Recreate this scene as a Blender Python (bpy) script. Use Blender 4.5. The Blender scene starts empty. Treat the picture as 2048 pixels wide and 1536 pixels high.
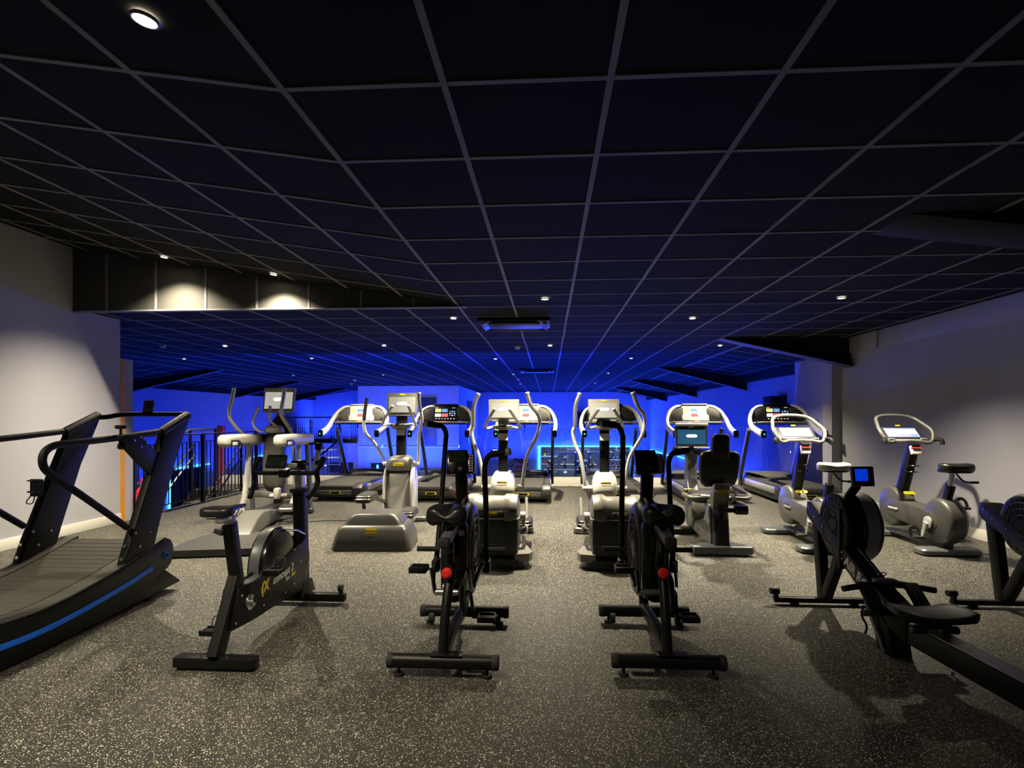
import bpy, bmesh, math, random
from mathutils import Vector, Matrix
random.seed(7)
S = bpy.context.scene
COL = S.collection
PI = math.pi
R = math.radians

# ------------------------------------------------------------------ materials
def _mat(name):
    m = bpy.data.materials.new(name); m.use_nodes = True
    nt = m.node_tree
    return m, nt, nt.nodes['Principled BSDF']

def mat(name, col, rough=.5, metal=0., emit=None, es=0., bump=0., bscale=200., coat=0., spec=None, var=0.):
    m, nt, b = _mat(name)
    b.inputs['Base Color'].default_value = (*col, 1)
    b.inputs['Roughness'].default_value = rough
    b.inputs['Metallic'].default_value = metal
    if spec is not None: b.inputs['Specular IOR Level'].default_value = spec
    if coat: b.inputs['Coat Weight'].default_value = coat; b.inputs['Coat Roughness'].default_value = .15
    if emit:
        b.inputs['Emission Color'].default_value = (*emit, 1); b.inputs['Emission Strength'].default_value = es
    if bump or var:
        tc = nt.nodes.new('ShaderNodeTexCoord')
        n = nt.nodes.new('ShaderNodeTexNoise'); n.inputs['Scale'].default_value = bscale; n.inputs['Detail'].default_value = 3
        nt.links.new(tc.outputs['Object'], n.inputs['Vector'])
        if bump:
            bp = nt.nodes.new('ShaderNodeBump'); bp.inputs['Strength'].default_value = bump; bp.inputs['Distance'].default_value = .002
            nt.links.new(n.outputs['Fac'], bp.inputs['Height']); nt.links.new(bp.outputs['Normal'], b.inputs['Normal'])
        if var:
            n2 = nt.nodes.new('ShaderNodeTexNoise'); n2.inputs['Scale'].default_value = 4; n2.inputs['Detail'].default_value = 4
            nt.links.new(tc.outputs['Object'], n2.inputs['Vector'])
            mr = nt.nodes.new('ShaderNodeMapRange'); mr.inputs['To Min'].default_value = max(.04, rough-var); mr.inputs['To Max'].default_value = min(1, rough+var)
            nt.links.new(n2.outputs['Fac'], mr.inputs['Value']); nt.links.new(mr.outputs['Result'], b.inputs['Roughness'])
    return m

M = dict(
 black=mat('black_powder_coat', (.0055, .0055, .0055), .42, spec=.24, bump=.15, bscale=500, var=.08),
 blackgloss=mat('black_gloss_plastic', (.006, .006, .007), .2, var=.05),
 rubber=mat('black_rubber', (.012, .012, .012), .7, bump=.3, bscale=300),
 foam=mat('black_foam_grip', (.006, .006, .006), .55, spec=.25, bump=.4, bscale=400),
 vinyl=mat('black_vinyl', (.010, .010, .010), .36, spec=.4, bump=.1, bscale=300, var=.06),
 slat=mat('tread_slat_rubber', (.05, .046, .04), .62, bump=.5, bscale=350, var=.05),
 shell=mat('grey_shell_plastic', (.40, .39, .36), .4, bump=.1, bscale=400),
 silver=mat('silver_paint', (.56, .56, .55), .36, .35, var=.06),
 whitepl=mat('pale_grey_plastic', (.52, .51, .47), .42, bump=.1, bscale=400),
 darkgrey=mat('dark_grey_plastic', (.055, .055, .052), .38, bump=.1, bscale=400, var=.06),
 midgrey=mat('mid_grey_plastic', (.125, .125, .118), .36, .2, bump=.1, bscale=400, var=.05),
 charcoal=mat('charcoal_plastic', (.022, .022, .023), .42, bump=.1, bscale=400, var=.06),
 ltgrey=mat('warm_grey_plastic', (.22, .215, .195), .38, .15, bump=.1, bscale=400, var=.05),
 slate=mat('slate_grey_metal', (.12, .13, .14), .36, .3, var=.05),
 chrome=mat('chrome', (.75, .75, .76), .14, 1.),
 alu=mat('brushed_aluminium', (.5, .5, .5), .3, .9, var=.08),
 belt=mat('running_belt', (.035, .034, .032), .7, bump=.4, bscale=500),
 yellow=mat('yellow_badge', (.85, .66, .02), .4),
 badge=mat('pale_badge', (.75, .74, .7), .35),
 red=mat('red_paint', (.75, .02, .015), .3, coat=.5),
 redpl=mat('red_plastic', (.8, .03, .02), .45),
 blue=mat('blue_trim', (.008, .15, .9), .4),
 yellowpl=mat('yellow_plastic', (.8, .55, .02), .4),
 screenoff=mat('dark_lcd', (.015, .03, .022), .12, spec=.8),
 lcdgrey=mat('idle_grey_screen', (.2, .205, .21), .18, emit=(.5, .52, .48), es=.16, spec=.8),
 lcdpale=mat('pale_screen_added_glow', (.4, .39, .36), .2, emit=(.6, .57, .5), es=.55, spec=.8),  # added glow stands in for room light falling on this screen
 lcdblue=mat('dark_blue_screen', (.01, .03, .06), .15, emit=(.02, .1, .2), es=.6, spec=.8),
 lcdback=mat('backlit_blue_lcd', (.01, .02, .2), .2, emit=(.0, .035, .6), es=.75),
 ui_dark=mat('screen_dark', (.01, .012, .02), .12, emit=(.06, .1, .16), es=.9, spec=.8),
 ui_white=mat('screen_white', (.3, .3, .3), .2, emit=(.9, .93, 1.), es=.75),
 ui_pale=mat('screen_pale_blue', (.2, .2, .3), .2, emit=(.45, .5, .75), es=.75),
 ui_yel=mat('screen_yellow', (.3, .3, .1), .2, emit=(.9, .75, .3), es=.8),
 ui_red=mat('screen_red', (.3, .05, .05), .2, emit=(.9, .16, .14), es=.8),
 ui_blue=mat('screen_blue', (.05, .1, .3), .2, emit=(.1, .28, .6), es=.8),
 glow=mat('logo_glow', (.6, .6, .5), .3, emit=(1., .95, .75), es=.75),
 green=mat('green_led', (.0, .3, .08), .3, emit=(.05, 1., .25), es=3.),
 orange=mat('orange_tab', (.8, .15, .04), .4),
 white=mat('white_print', (.8, .8, .78), .5),
 pink=mat('dusky_red_paint', (.5, .09, .06), .5),
 upr=mat('satin_dark_paint', (.05, .05, .052), .32),
 led=mat('blue_led_strip', (.1, .2, .5), .4, emit=(.03, .28, 1.), es=9.),
 lamp=mat('downlight_lens', (.9, .85, .7), .3, emit=(1., .86, .62), es=60.),
 lampfar=mat('far_downlight_lens', (.9, .85, .7), .3, emit=(1., .9, .75), es=25.),
 clothdark=mat('dark_iron', (.015, .015, .017), .5, .4),
)

def wall_mat(name, col, rough=.85, panel=None):
    m, nt, b = _mat(name)
    tc = nt.nodes.new('ShaderNodeTexCoord')
    n = nt.nodes.new('ShaderNodeTexNoise'); n.inputs['Scale'].default_value = 1.3; n.inputs['Detail'].default_value = 6
    nt.links.new(tc.outputs['Object'], n.inputs['Vector'])
    cr = nt.nodes.new('ShaderNodeValToRGB')
    cr.color_ramp.elements[0].position = .3; cr.color_ramp.elements[1].position = .75
    cr.color_ramp.elements[0].color = (*[c*.93 for c in col], 1); cr.color_ramp.elements[1].color = (*[min(1, c*1.05) for c in col], 1)
    nt.links.new(n.outputs['Fac'], cr.inputs['Fac']); nt.links.new(cr.outputs['Color'], b.inputs['Base Color'])
    b.inputs['Roughness'].default_value = rough
    n2 = nt.nodes.new('ShaderNodeTexNoise'); n2.inputs['Scale'].default_value = 180
    nt.links.new(tc.outputs['Object'], n2.inputs['Vector'])
    bp = nt.nodes.new('ShaderNodeBump'); bp.inputs['Strength'].default_value = .12; bp.inputs['Distance'].default_value = .002
    nt.links.new(n2.outputs['Fac'], bp.inputs['Height']); nt.links.new(bp.outputs['Normal'], b.inputs['Normal'])
    return m
M['wall'] = wall_mat('grey_wall_paint', (.43, .435, .50))
M['wallfar'] = wall_mat('far_wall_paint', (.42, .42, .45))
M['wallpale'] = wall_mat('pale_panel_paint', (.6, .6, .62))
M['skirt'] = mat('white_skirting_paint', (.78, .76, .7), .45)
M['tile'] = mat('black_ceiling_tile', (.0062, .0060, .0062), .9, bump=.35, bscale=40, spec=.12)
M['grid'] = mat('ceiling_grid_metal', (.20, .20, .22), .7, .0, spec=.2)
M['beam'] = mat('black_beam_paint', (.006, .006, .007), .8, spec=.25)
M['fascia'] = mat('black_fascia_board', (.045, .043, .038), .7, bump=.6, bscale=30)
M['soffit'] = mat('grey_flange_paint', (.05, .05, .065), .6)

def wood_mat():
    m, nt, b = _mat('bare_orange_timber')
    tc = nt.nodes.new('ShaderNodeTexCoord'); mp = nt.nodes.new('ShaderNodeMapping')
    mp.inputs['Scale'].default_value = (30, 30, 1.5)
    n = nt.nodes.new('ShaderNodeTexNoise'); n.inputs['Scale'].default_value = 2; n.inputs['Detail'].default_value = 5
    cr = nt.nodes.new('ShaderNodeValToRGB')
    cr.color_ramp.elements[0].color = (.55, .22, .02, 1); cr.color_ramp.elements[1].color = (.78, .38, .04, 1)
    nt.links.new(tc.outputs['Object'], mp.inputs['Vector']); nt.links.new(mp.outputs['Vector'], n.inputs['Vector'])
    nt.links.new(n.outputs['Fac'], cr.inputs['Fac']); nt.links.new(cr.outputs['Color'], b.inputs['Base Color'])
    b.inputs['Roughness'].default_value = .6
    return m
M['wood'] = wood_mat()

def floor_mat():
    m, nt, b = _mat('speckled_rubber_floor')
    N, Lk = nt.nodes, nt.links
    tc = N.new('ShaderNodeTexCoord')
    def mth(op, a, bb=None):
        x = N.new('ShaderNodeMath'); x.operation = op
        for i, v in ((0, a), (1, bb)):
            if v is None: continue
            if isinstance(v, (int, float)): x.inputs[i].default_value = v
            else: Lk.new(v, x.inputs[i])
        return x.outputs[0]
    def vor(scale, thr, keep):
        v = N.new('ShaderNodeTexVoronoi'); v.voronoi_dimensions = '2D'; v.inputs['Scale'].default_value = scale
        Lk.new(tc.outputs['Object'], v.inputs['Vector'])
        sp = N.new('ShaderNodeSeparateColor'); Lk.new(v.outputs['Color'], sp.inputs[0])
        t = mth('MULTIPLY', sp.outputs[1], thr)
        return mth('MULTIPLY', mth('LESS_THAN', v.outputs['Distance'], t), mth('GREATER_THAN', sp.outputs[0], keep))
    f = mth('MAXIMUM', vor(120, .36, .72), vor(210, .40, .78))
    nz = N.new('ShaderNodeTexNoise'); nz.inputs['Scale'].default_value = 1.1; nz.inputs['Detail'].default_value = 5
    Lk.new(tc.outputs['Object'], nz.inputs['Vector'])
    base = N.new('ShaderNodeValToRGB')
    base.color_ramp.elements[0].position = .35; base.color_ramp.elements[1].position = .7
    base.color_ramp.elements[0].color = (.021, .0208, .0178, 1); base.color_ramp.elements[1].color = (.038, .0372, .031, 1)
    Lk.new(nz.outputs['Fac'], base.inputs['Fac'])
    # fine crumb texture
    nf = N.new('ShaderNodeTexNoise'); nf.inputs['Scale'].default_value = 260; nf.inputs['Detail'].default_value = 2
    Lk.new(tc.outputs['Object'], nf.inputs['Vector'])
    crumb = N.new('ShaderNodeMixRGB'); crumb.blend_type = 'MULTIPLY'; crumb.inputs[0].default_value = .55
    cr2 = N.new('ShaderNodeValToRGB'); cr2.color_ramp.elements[0].position = .35; cr2.color_ramp.elements[1].position = .65
    cr2.color_ramp.elements[0].color = (.35, .35, .35, 1); cr2.color_ramp.elements[1].color = (1, 1, 1, 1)
    Lk.new(nf.outputs['Fac'], cr2.inputs['Fac']); Lk.new(base.outputs['Color'], crumb.inputs[1]); Lk.new(cr2.outputs['Color'], crumb.inputs[2])
    mx = N.new('ShaderNodeMixRGB'); mx.inputs[2].default_value = (.74, .73, .60, 1)
    Lk.new(f, mx.inputs[0]); Lk.new(crumb.outputs[0], mx.inputs[1])
    # seams, one metre squares
    sx = N.new('ShaderNodeSeparateXYZ'); Lk.new(tc.outputs['Object'], sx.inputs[0])
    def seam(o, off, w):
        fr = mth('FRACT', mth('ADD', o, 40-off))
        return mth('LESS_THAN', fr, w)
    se = mth('MAXIMUM', seam(sx.outputs[0], .13, .0035), seam(sx.outputs[1], .02, .005))
    mx2 = N.new('ShaderNodeMixRGB'); mx2.inputs[2].default_value = (.006, .006, .006, 1)
    Lk.new(mth('MULTIPLY', se, .8), mx2.inputs[0]); Lk.new(mx.outputs[0], mx2.inputs[1])
    Lk.new(mx2.outputs[0], b.inputs['Base Color'])
    b.inputs['Roughness'].default_value = .55
    b.inputs['Specular IOR Level'].default_value = .45
    bp = N.new('ShaderNodeBump'); bp.inputs['Strength'].default_value = .5; bp.inputs['Distance'].default_value = .002
    Lk.new(nf.outputs['Fac'], bp.inputs['Height']); Lk.new(bp.outputs['Normal'], b.inputs['Normal'])
    return m
M['floor'] = floor_mat()

def glass_mat():
    m, nt, b = _mat('clear_glass')
    nt.nodes.remove(b)
    out = nt.nodes['Material Output']
    tr = nt.nodes.new('ShaderNodeBsdfTransparent'); tr.inputs['Color'].default_value = (.93, .95, .97, 1)
    gl = nt.nodes.new('ShaderNodeBsdfGlossy'); gl.inputs['Roughness'].default_value = .02
    fr = nt.nodes.new('ShaderNodeFresnel'); fr.inputs['IOR'].default_value = 1.5
    mx = nt.nodes.new('ShaderNodeMixShader')
    nt.links.new(fr.outputs[0], mx.inputs[0]); nt.links.new(tr.outputs[0], mx.inputs[1]); nt.links.new(gl.outputs[0], mx.inputs[2])
    nt.links.new(mx.outputs[0], out.inputs['Surface'])
    return m
M['glass'] = glass_mat()

def corr_mat():
    m, nt, b = _mat('corrugated_sheet_paint')
    b.inputs['Base Color'].default_value = (.4, .4, .44, 1); b.inputs['Roughness'].default_value = .6
    return m
M['corr'] = corr_mat()

# ------------------------------------------------------------------ mesh helpers
def cat(pts, k=6, closed=False):
    pts = [Vector(p) for p in pts]; n = len(pts); out = []
    segs = n if closed else n-1
    for i in range(segs):
        if closed: p0, p1, p2, p3 = pts[(i-1) % n], pts[i], pts[(i+1) % n], pts[(i+2) % n]
        else: p0, p1, p2, p3 = pts[max(0, i-1)], pts[i], pts[i+1], pts[min(n-1, i+2)]
        for j in range(k):
            t = j/k
            out.append(.5*((2*p1)+(-p0+p2)*t+(2*p0-5*p1+4*p2-p3)*t*t+(-p0+3*p1-3*p2+p3)*t**3))
    if not closed: out.append(pts[-1])
    return out

def fillet(pts, r, k=5):
    """round the inner corners of a polyline with radius-like offset r"""
    pts = [Vector(p) for p in pts]; out = [pts[0]]
    for i in range(1, len(pts)-1):
        a, b, c = pts[i-1], pts[i], pts[i+1]
        d1 = min(r, (a-b).length*.49); d2 = min(r, (c-b).length*.49)
        p = b+(a-b).normalized()*d1; q = b+(c-b).normalized()*d2
        for j in range(k+1):
            t = j/k; out.append((1-t)**2*p+2*t*(1-t)*b+t*t*q)
    out.append(pts[-1]); return out

def rr(w, h, r, n=4):
    """rounded rectangle profile, 2D"""
    r = min(r, w*.499, h*.499); o = []
    for cx, cy, a0 in ((w/2-r, h/2-r, 0), (-w/2+r, h/2-r, 90), (-w/2+r, -h/2+r, 180), (w/2-r, -h/2+r, 270)):
        for j in range(n+1):
            a = R(a0+90*j/n); o.append((cx+r*math.cos(a), cy+r*math.sin(a)))
    return o

def rrx(w, h, r, n=4, k=8):
    """rounded rectangle with extra points along top and bottom"""
    p = rr(w, h, r, n); o = []
    for i in range(len(p)):
        a, c = p[i], p[(i+1) % len(p)]
        o.append(a)
        if abs(a[1]-c[1]) < 1e-6 and abs(a[0]-c[0]) > w*.2:
            for j in range(1, k): o.append((a[0]+(c[0]-a[0])*j/k, a[1]))
    return o

class MB:
    def __init__(s): s.bm = bmesh.new()
    def _add(s, t, mi=0):
        if mi:
            for f in t.faces: f.material_index = mi
        me = bpy.data.meshes.new('t'); t.to_mesh(me); t.free(); s.bm.from_mesh(me); bpy.data.meshes.remove(me)
        return s
    def box(s, c, d, rot=None, bev=0., seg=2, mi=0):
        t = bmesh.new(); bmesh.ops.create_cube(t, size=1)
        bmesh.ops.scale(t, vec=d, verts=t.verts)
        if bev:
            bmesh.ops.bevel(t, geom=list(t.edges), offset=min(bev, min(d)*.49), segments=seg, profile=.5, affect='EDGES')
        if rot:
            m = Matrix.Identity(3)
            for ax, ang in zip('XYZ', rot):
                if ang: m = Matrix.Rotation(R(ang), 3, ax) @ m
            bmesh.ops.transform(t, matrix=m.to_4x4(), verts=t.verts)
        bmesh.ops.translate(t, vec=c, verts=t.verts)
        return s._add(t, mi)
    def ends(s, lo, hi, bev=0., mi=0):
        lo, hi = Vector(lo), Vector(hi); return s.box((lo+hi)/2, [abs(v) for v in (hi-lo)], bev=bev, mi=mi)
    def rings(s, rings, closed=False, caps=True, mi=0):
        t = bmesh.new(); vs = [[t.verts.new(p) for p in r] for r in rings]; n = len(vs[0])
        m = len(vs)
        for i in range(m if closed else m-1):
            a, b = vs[i], vs[(i+1) % m]
            for j in range(n):
                try: t.faces.new((a[j], a[(j+1) % n], b[(j+1) % n], b[j]))
                except ValueError: pass
        if caps and not closed:
            t.faces.new(list(reversed(vs[0]))); t.faces.new(vs[-1])
        bmesh.ops.recalc_face_normals(t, faces=t.faces)
        return s._add(t, mi)
    def sweep(s, pts, prof, up=(0, 0, 1), closed=False, scale=None, mi=0):
        """sweep a 2D profile (side, up) along pts"""
        pts = [Vector(p) for p in pts]; n = len(pts); rings = []
        upv = Vector(up).normalized()
        prev = None
        for i, p in enumerate(pts):
            if closed: d = (pts[(i+1) % n]-pts[i-1])
            else: d = pts[min(n-1, i+1)]-pts[max(0, i-1)]
            d.normalize()
            if prev is None:
                u = upv - d*upv.dot(d)
                if u.length < 1e-3: u = Vector((0, 1, 0)) - d*d.y
                if u.length < 1e-3: u = Vector((1, 0, 0))
            else: u = prev - d*prev.dot(d)
            u.normalize(); prev = u
            side = d.cross(u)
            k = 1 if scale is None else (scale[i] if not callable(scale) else scale(i/(n-1)))
            kx, ky = (k, k) if isinstance(k, (int, float)) else k
            rings.append([p+side*a*kx+u*b*ky for a, b in prof])
        return s.rings(rings, closed=closed, mi=mi)
    def tube(s, pts, r, n=12, closed=False, mi=0, scale=None):
        return s.sweep(pts, [(r*math.cos(2*PI*i/n), r*math.sin(2*PI*i/n)) for i in range(n)], closed=closed, mi=mi, scale=scale)
    def beam(s, a, b, w, h, up=(0, 0, 1), bev=.004, mi=0):
        return s.sweep([a, b], rr(w, h, bev, 2), up=up, mi=mi)
    def cyl(s, a, b, r, n=24, r2=None, bev=0., mi=0):
        a, b = Vector(a), Vector(b); r2 = r if r2 is None else r2
        if not bev:
            return s.sweep([a, b], [(math.cos(2*PI*i/n), math.sin(2*PI*i/n)) for i in range(n)], scale=[r, r2], mi=mi)
        d = (b-a).normalized()
        return s.sweep([a, a+d*bev*.3, a+d*bev, b-d*bev, b-d*bev*.3, b], [(math.cos(2*PI*i/n), math.sin(2*PI*i/n)) for i in range(n)], scale=[r-bev, r-bev*.3, r, r2, r2-bev*.3, r2-bev], mi=mi)
    def prism(s, prof, x0, x1, axis='x', bev=0., seg=2, mi=0):
        """profile points: (y,z) for axis x; (x,z) for axis y; (x,y) for axis z"""
        def P3(p, v): return {'x': (v, p[0], p[1]), 'y': (p[0], v, p[1]), 'z': (p[0], p[1], v)}[axis]
        t = bmesh.new()
        a = [t.verts.new(P3(p, x0)) for p in prof]; b = [t.verts.new(P3(p, x1)) for p in prof]; n = len(prof)
        t.faces.new(a); t.faces.new(list(reversed(b)))
        for i in range(n): t.faces.new((a[i], a[(i+1) % n], b[(i+1) % n], b[i]))
        bmesh.ops.recalc_face_normals(t, faces=t.faces)
        if bev:
            es = [e for e in t.edges if len(e.link_faces) == 2 and e.calc_face_angle(0) > .5]
            bmesh.ops.bevel(t, geom=es, offset=bev, segments=seg, profile=.5, affect='EDGES', clamp_overlap=True)
        return s._add(t, mi)
    def torus(s, c, axis, Rr, r, n=28, m=8, a0=0, a1=360, mi=0):
        ax = Vector(axis).normalized(); u = ax.orthogonal().normalized(); v = ax.cross(u); c = Vector(c)
        full = abs(a1-a0) >= 360; k = n if full else n+1
        pts = [c+u*Rr*math.cos(R(a0+(a1-a0)*i/n))+v*Rr*math.sin(R(a0+(a1-a0)*i/n)) for i in range(k)]
        return s.tube(pts, r, m, closed=full, mi=mi)
    def sph(s, c, r, sc=(1, 1, 1), n=16, mi=0):
        t = bmesh.new(); bmesh.ops.create_uvsphere(t, u_segments=n, v_segments=max(6, n//2), radius=r)
        bmesh.ops.scale(t, vec=sc, verts=t.verts); bmesh.ops.translate(t, vec=c, verts=t.verts)
        return s._add(t, mi)
    def slab(s, c, w, d, h, r=.02, bev=.006, rot=None, mi=0):
        """rounded-corner slab lying flat"""
        prof = rr(w, d, r, 5); t = MB()
        rings = []
        for z, k in ((-h/2, bev), (-h/2+bev, 0), (h/2-bev, 0), (h/2, bev)):
            sx, sy = (w-2*k)/w, (d-2*k)/d
            rings.append([Vector((x*sx, y*sy, z)) for x, y in prof])
        t.rings(rings)
        if rot:
            m = Matrix.Identity(3)
            for ax, ang in zip('XYZ', rot):
                if ang: m = Matrix.Rotation(R(ang), 3, ax) @ m
            bmesh.ops.transform(t.bm, matrix=m.to_4x4(), verts=t.bm.verts)
        bmesh.ops.translate(t.bm, vec=c, verts=t.bm.verts)
        return s._add(t.bm, mi)
    def xf(s, m): bmesh.ops.transform(s.bm, matrix=m, verts=s.bm.verts); return s
    def build(s, name, m, parent=None, label=None, sharp=35):
        me = bpy.data.meshes.new(name); s.bm.to_mesh(me); s.bm.free()
        for p in me.polygons: p.use_smooth = True
        me.set_sharp_from_angle(angle=R(sharp))
        for x in (m if isinstance(m, (list, tuple)) else [m]): me.materials.append(x if not isinstance(x, str) else M[x])
        o = bpy.data.objects.new(name, me); COL.objects.link(o)
        if parent: o.parent = parent
        if label: o['label'] = label
        return o

def tag(o, label, catg, group=None, kind=None):
    o['label'] = label; o['category'] = catg
    if group: o['group'] = group
    if kind: o['kind'] = kind
    return o
def thing(name, loc, rz, label, catg, group=None):
    o = bpy.data.objects.new(name, None); COL.objects.link(o); o.empty_display_size = .1
    o.location = loc; o.rotation_euler = (0, 0, R(rz))
    return tag(o, label, catg, group)
def struct(o, label=None):
    o['kind'] = 'structure'
    if label: o['label'] = label
    return o
def copy_tree(o, parent=None):
    c = o.copy(); COL.objects.link(c); c.parent = parent
    for ch in list(o.children): copy_tree(ch, c)
    return c
def text_mesh(txt, size, m, name, parent, mtx, extrude=.0006, shear=0., bold=0.):
    cu = bpy.data.curves.new(name, 'FONT'); cu.body = txt; cu.size = size; cu.extrude = extrude; cu.shear = shear; cu.offset = bold
    cu.align_x = 'CENTER'; cu.align_y = 'CENTER'; cu.resolution_u = 3
    t = bpy.data.objects.new('t', cu); COL.objects.link(t)
    dg = bpy.context.evaluated_depsgraph_get(); me = bpy.data.meshes.new_from_object(t.evaluated_get(dg))
    bpy.data.objects.remove(t); bpy.data.curves.remove(cu)
    me.transform(mtx); me.materials.clear(); me.materials.append(M[m] if isinstance(m, str) else m)
    o = bpy.data.objects.new(name, me); COL.objects.link(o); o.parent = parent
    return o
def facing(loc, yaw=0, tilt=0):
    """matrix that stands text up facing -y (towards the viewer), then turned"""
    return Matrix.Translation(loc) @ Matrix.Rotation(R(yaw), 4, 'Z') @ Matrix.Rotation(R(90+tilt), 4, 'X')
def badge(parent, loc, yaw=0, tilt=0, w=.09, h=.024, m='yellow', tm='black'):
    b = MB(); prof = rr(w, h, h*.3, 3)
    b.rings([[Vector((x, y, 0)) for x, y in prof], [Vector((x, y, .003)) for x, y in prof]])
    b.box((-w*.02, 0, .0015), (w*.8, h*1.18, .003), bev=.0008)
    b.xf(facing(loc, yaw, tilt)); o = b.build('badge', m, parent)
    n = Vector((0, 0, .0032))
    text_mesh('TECHNOGYM', h*.52, tm, 'lettering', o, facing(loc, yaw, tilt) @ Matrix.Translation(n), extrude=.0004)
    return o

def bolts(parent, items, m='chrome', n=10):
    for a, c, r in items:
        MB().cyl(a, c, r, n).build('bolt', m, parent)
# ------------------------------------------------------------------ room dimensions (metres; y runs away from the viewer)
ZC = 2.513          # flat ceiling height
XL, XR = -5.3, 4.58 # side walls of the cardio floor
XC = -.979          # crease where the left ceiling starts to rise
YF = 6.10           # end of the raised part
SL = .157           # roof slope
YE = 10.85          # edge of the mezzanine
VL, VR = -10.7, 4.75 # side walls of the hall beyond
ZB = -2.8           # hall floor
YW = 27.5           # end wall
def plane_box(name, lo, hi, m, label=None, bev=0.):
    return struct(MB().ends(lo, hi, bev=bev).build(name, m), label)

plane_box('floor', (XL-.1, -2.2, -.12), (XR+.1, YE+.02, 0), 'floor', 'speckled black rubber gym floor')
plane_box('wall_left', (XL-.12, -2.2, 0), (XL, 6.78, 3.3), 'wall', 'plain grey wall on the left')
plane_box('trim_1', (XL-.12, 6.78, 0), (XL+.004, 6.86, 2.03), 'wood', 'bare orange timber stud at the end of the left wall')
plane_box('trim_2', (XL-.12, 6.86, 0), (XL, 7.0, 2.03), 'wall', 'short plastered wall end behind the timber stud')
plane_box('baseboard_left', (XL, -2.2, 0), (XL+.016, 6.78, .115), 'skirt', 'white skirting on the left wall', .004)
plane_box('wall_back', (XL-.12, -2.32, 0), (XR+.1, -2.2, 3.3), 'wall')
plane_box('wall_right', (XR, -2.2, 0), (XR+.14, 9.3, ZC+.05), 'wall', 'plain grey wall on the right')
plane_box('trim_3', (XR-.14, 9.3, 0), (XR+.14, 9.6, ZC), 'wall', 'shallow plastered pier on the right wall')
plane_box('trim_4', (XR-.06, 9.6, 0), (XR+.18, YE, ZC), 'wall', 'plastered wall end beside the balustrade')
plane_box('baseboard_right', (XR-.016, -2.2, 0), (XR, 9.3, .115), 'skirt', 'white skirting on the right wall', .004)
plane_box('trim_5', (XR-.03, -2.2, 2.27), (XR, 8.1, ZC), 'wall', 'raised band along the top of the right wall', .004)
plane_box('trim_6', (XR-.03, 8.28, 2.27), (XR, 9.3, ZC), 'wall', 'short raised band near the corner of the right wall', .004)
plane_box('trim_7', (-6.4, YE, -.25), (XR+.1, YE+.15, .165), 'skirt', 'pale upstand under the glass balustrade', .006)
plane_box('trim_8', (-6.4, 9.9, -.25), (XL-.02, YE, -.0), 'floor', 'stair landing outside the railing')
plane_box('trim_9', (XL-.1, 7.0, -.4), (XL-.02, 9.9, -.001), 'slate', 'edge beam of the upper floor')
# hall beyond
plane_box('floor_lower', (VL-1, 3, ZB-.1), (VR+1, 36, ZB), 'floor', 'lower hall floor')
plane_box('wall_far_right', (VR, YE, ZB), (VR+.2, 28, 2.5), 'wallfar', 'right wall of the hall beyond')

def wall_with_holes(name, axis, pos, th, a0, a1, z0, z1, holes, m, label):
    """holes: (a_start, a_end, z_top) openings rising from the floor"""
    b = MB(); cur = a0
    def seg(s0, s1, lo, hi):
        if s1-s0 < .01: return
        if axis == 'x': b.ends((pos, s0, lo), (pos+th, s1, hi))
        else: b.ends((s0, pos, lo), (s1, pos+th, hi))
    for h0, h1, zt in sorted(holes):
        seg(cur, h0, z0, z1); seg(h0, h1, zt, z1); cur = h1
    seg(cur, a1, z0, z1)
    return struct(b.build(name, m), label)
wall_with_holes('wall_far_left', 'x', VL-.2, .2, 6, 28, ZB, 2.5, [(15.6, 17.3, -.22), (19.9, 21.2, -.22), (11.0, 14.0, -.22)], 'wallfar', 'left wall of the hall beyond')
wall_with_holes('wall_end', 'y', YW, .2, VL, VR, ZB, 2.6, [(-.35, 3.85, -.12)], 'wallfar', 'end wall of the hall')
plane_box('wall_room_behind', (-2.5, 36, ZB), (7, 36.2, .3), 'slate')
plane_box('ceiling_room_behind', (-2.5, YW+.2, .1), (7, 36, .2), 'beam')
plane_box('wall_room_behind_left', (-2.5, YW+.2, ZB), (-2.3, 36, .2), 'wallfar')
plane_box('wall_room_behind_right', (6.8, YW+.2, ZB), (7, 36, .2), 'wallfar')
plane_box('wall_outer_left', (VL-2.6, 6, ZB), (VL-2.4, 28, .4), 'wallfar')
# changing-room block standing in the hall: pale wall, taller part on the right, gallery on the left
BX = -3.42
wall_with_holes('wall_block_front', 'y', 21.7, .2, -7.35, BX, ZB, 2.55, [(-6.9, -6.0, -.45), (-5.9, -5.1, -.45)], 'wallpale', 'front wall of the block inside the hall')
plane_box('wall_block_side', (BX-.2, 21.9, ZB), (BX, YW, 2.55), 'wallpale', 'side wall of the block inside the hall')
wall_with_holes('wall_gallery_front', 'y', 21.9, .2, VL, -7.35, ZB, .45, [(-8.6, -7.6, -.45)], 'wallpale', 'wall below the gallery')
plane_box('trim_10', (-7.36, 21.66, .13), (BX+.02, 21.7, .2), 'skirt', 'pale ledge line on the block wall')
b = MB()
n = 74; x0, x1 = VL, -7.3
for i in range(n):
    xa = x0+(x1-x0)*i/n; w = (x1-x0)/n
    b.prism([(xa, 25.5), (xa+w*.3, 25.46), (xa+w*.7, 25.46), (xa+w, 25.5), (xa+w, 25.56), (xa, 25.56)], .45, 2.55, axis='z')
struct(b.build('wall_corrugated', 'corr'), 'corrugated sheet wall behind the gallery')
plane_box('floor_gallery', (VL, 21.9, .3), (-7.35, 25.6, .45), 'floor')

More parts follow.
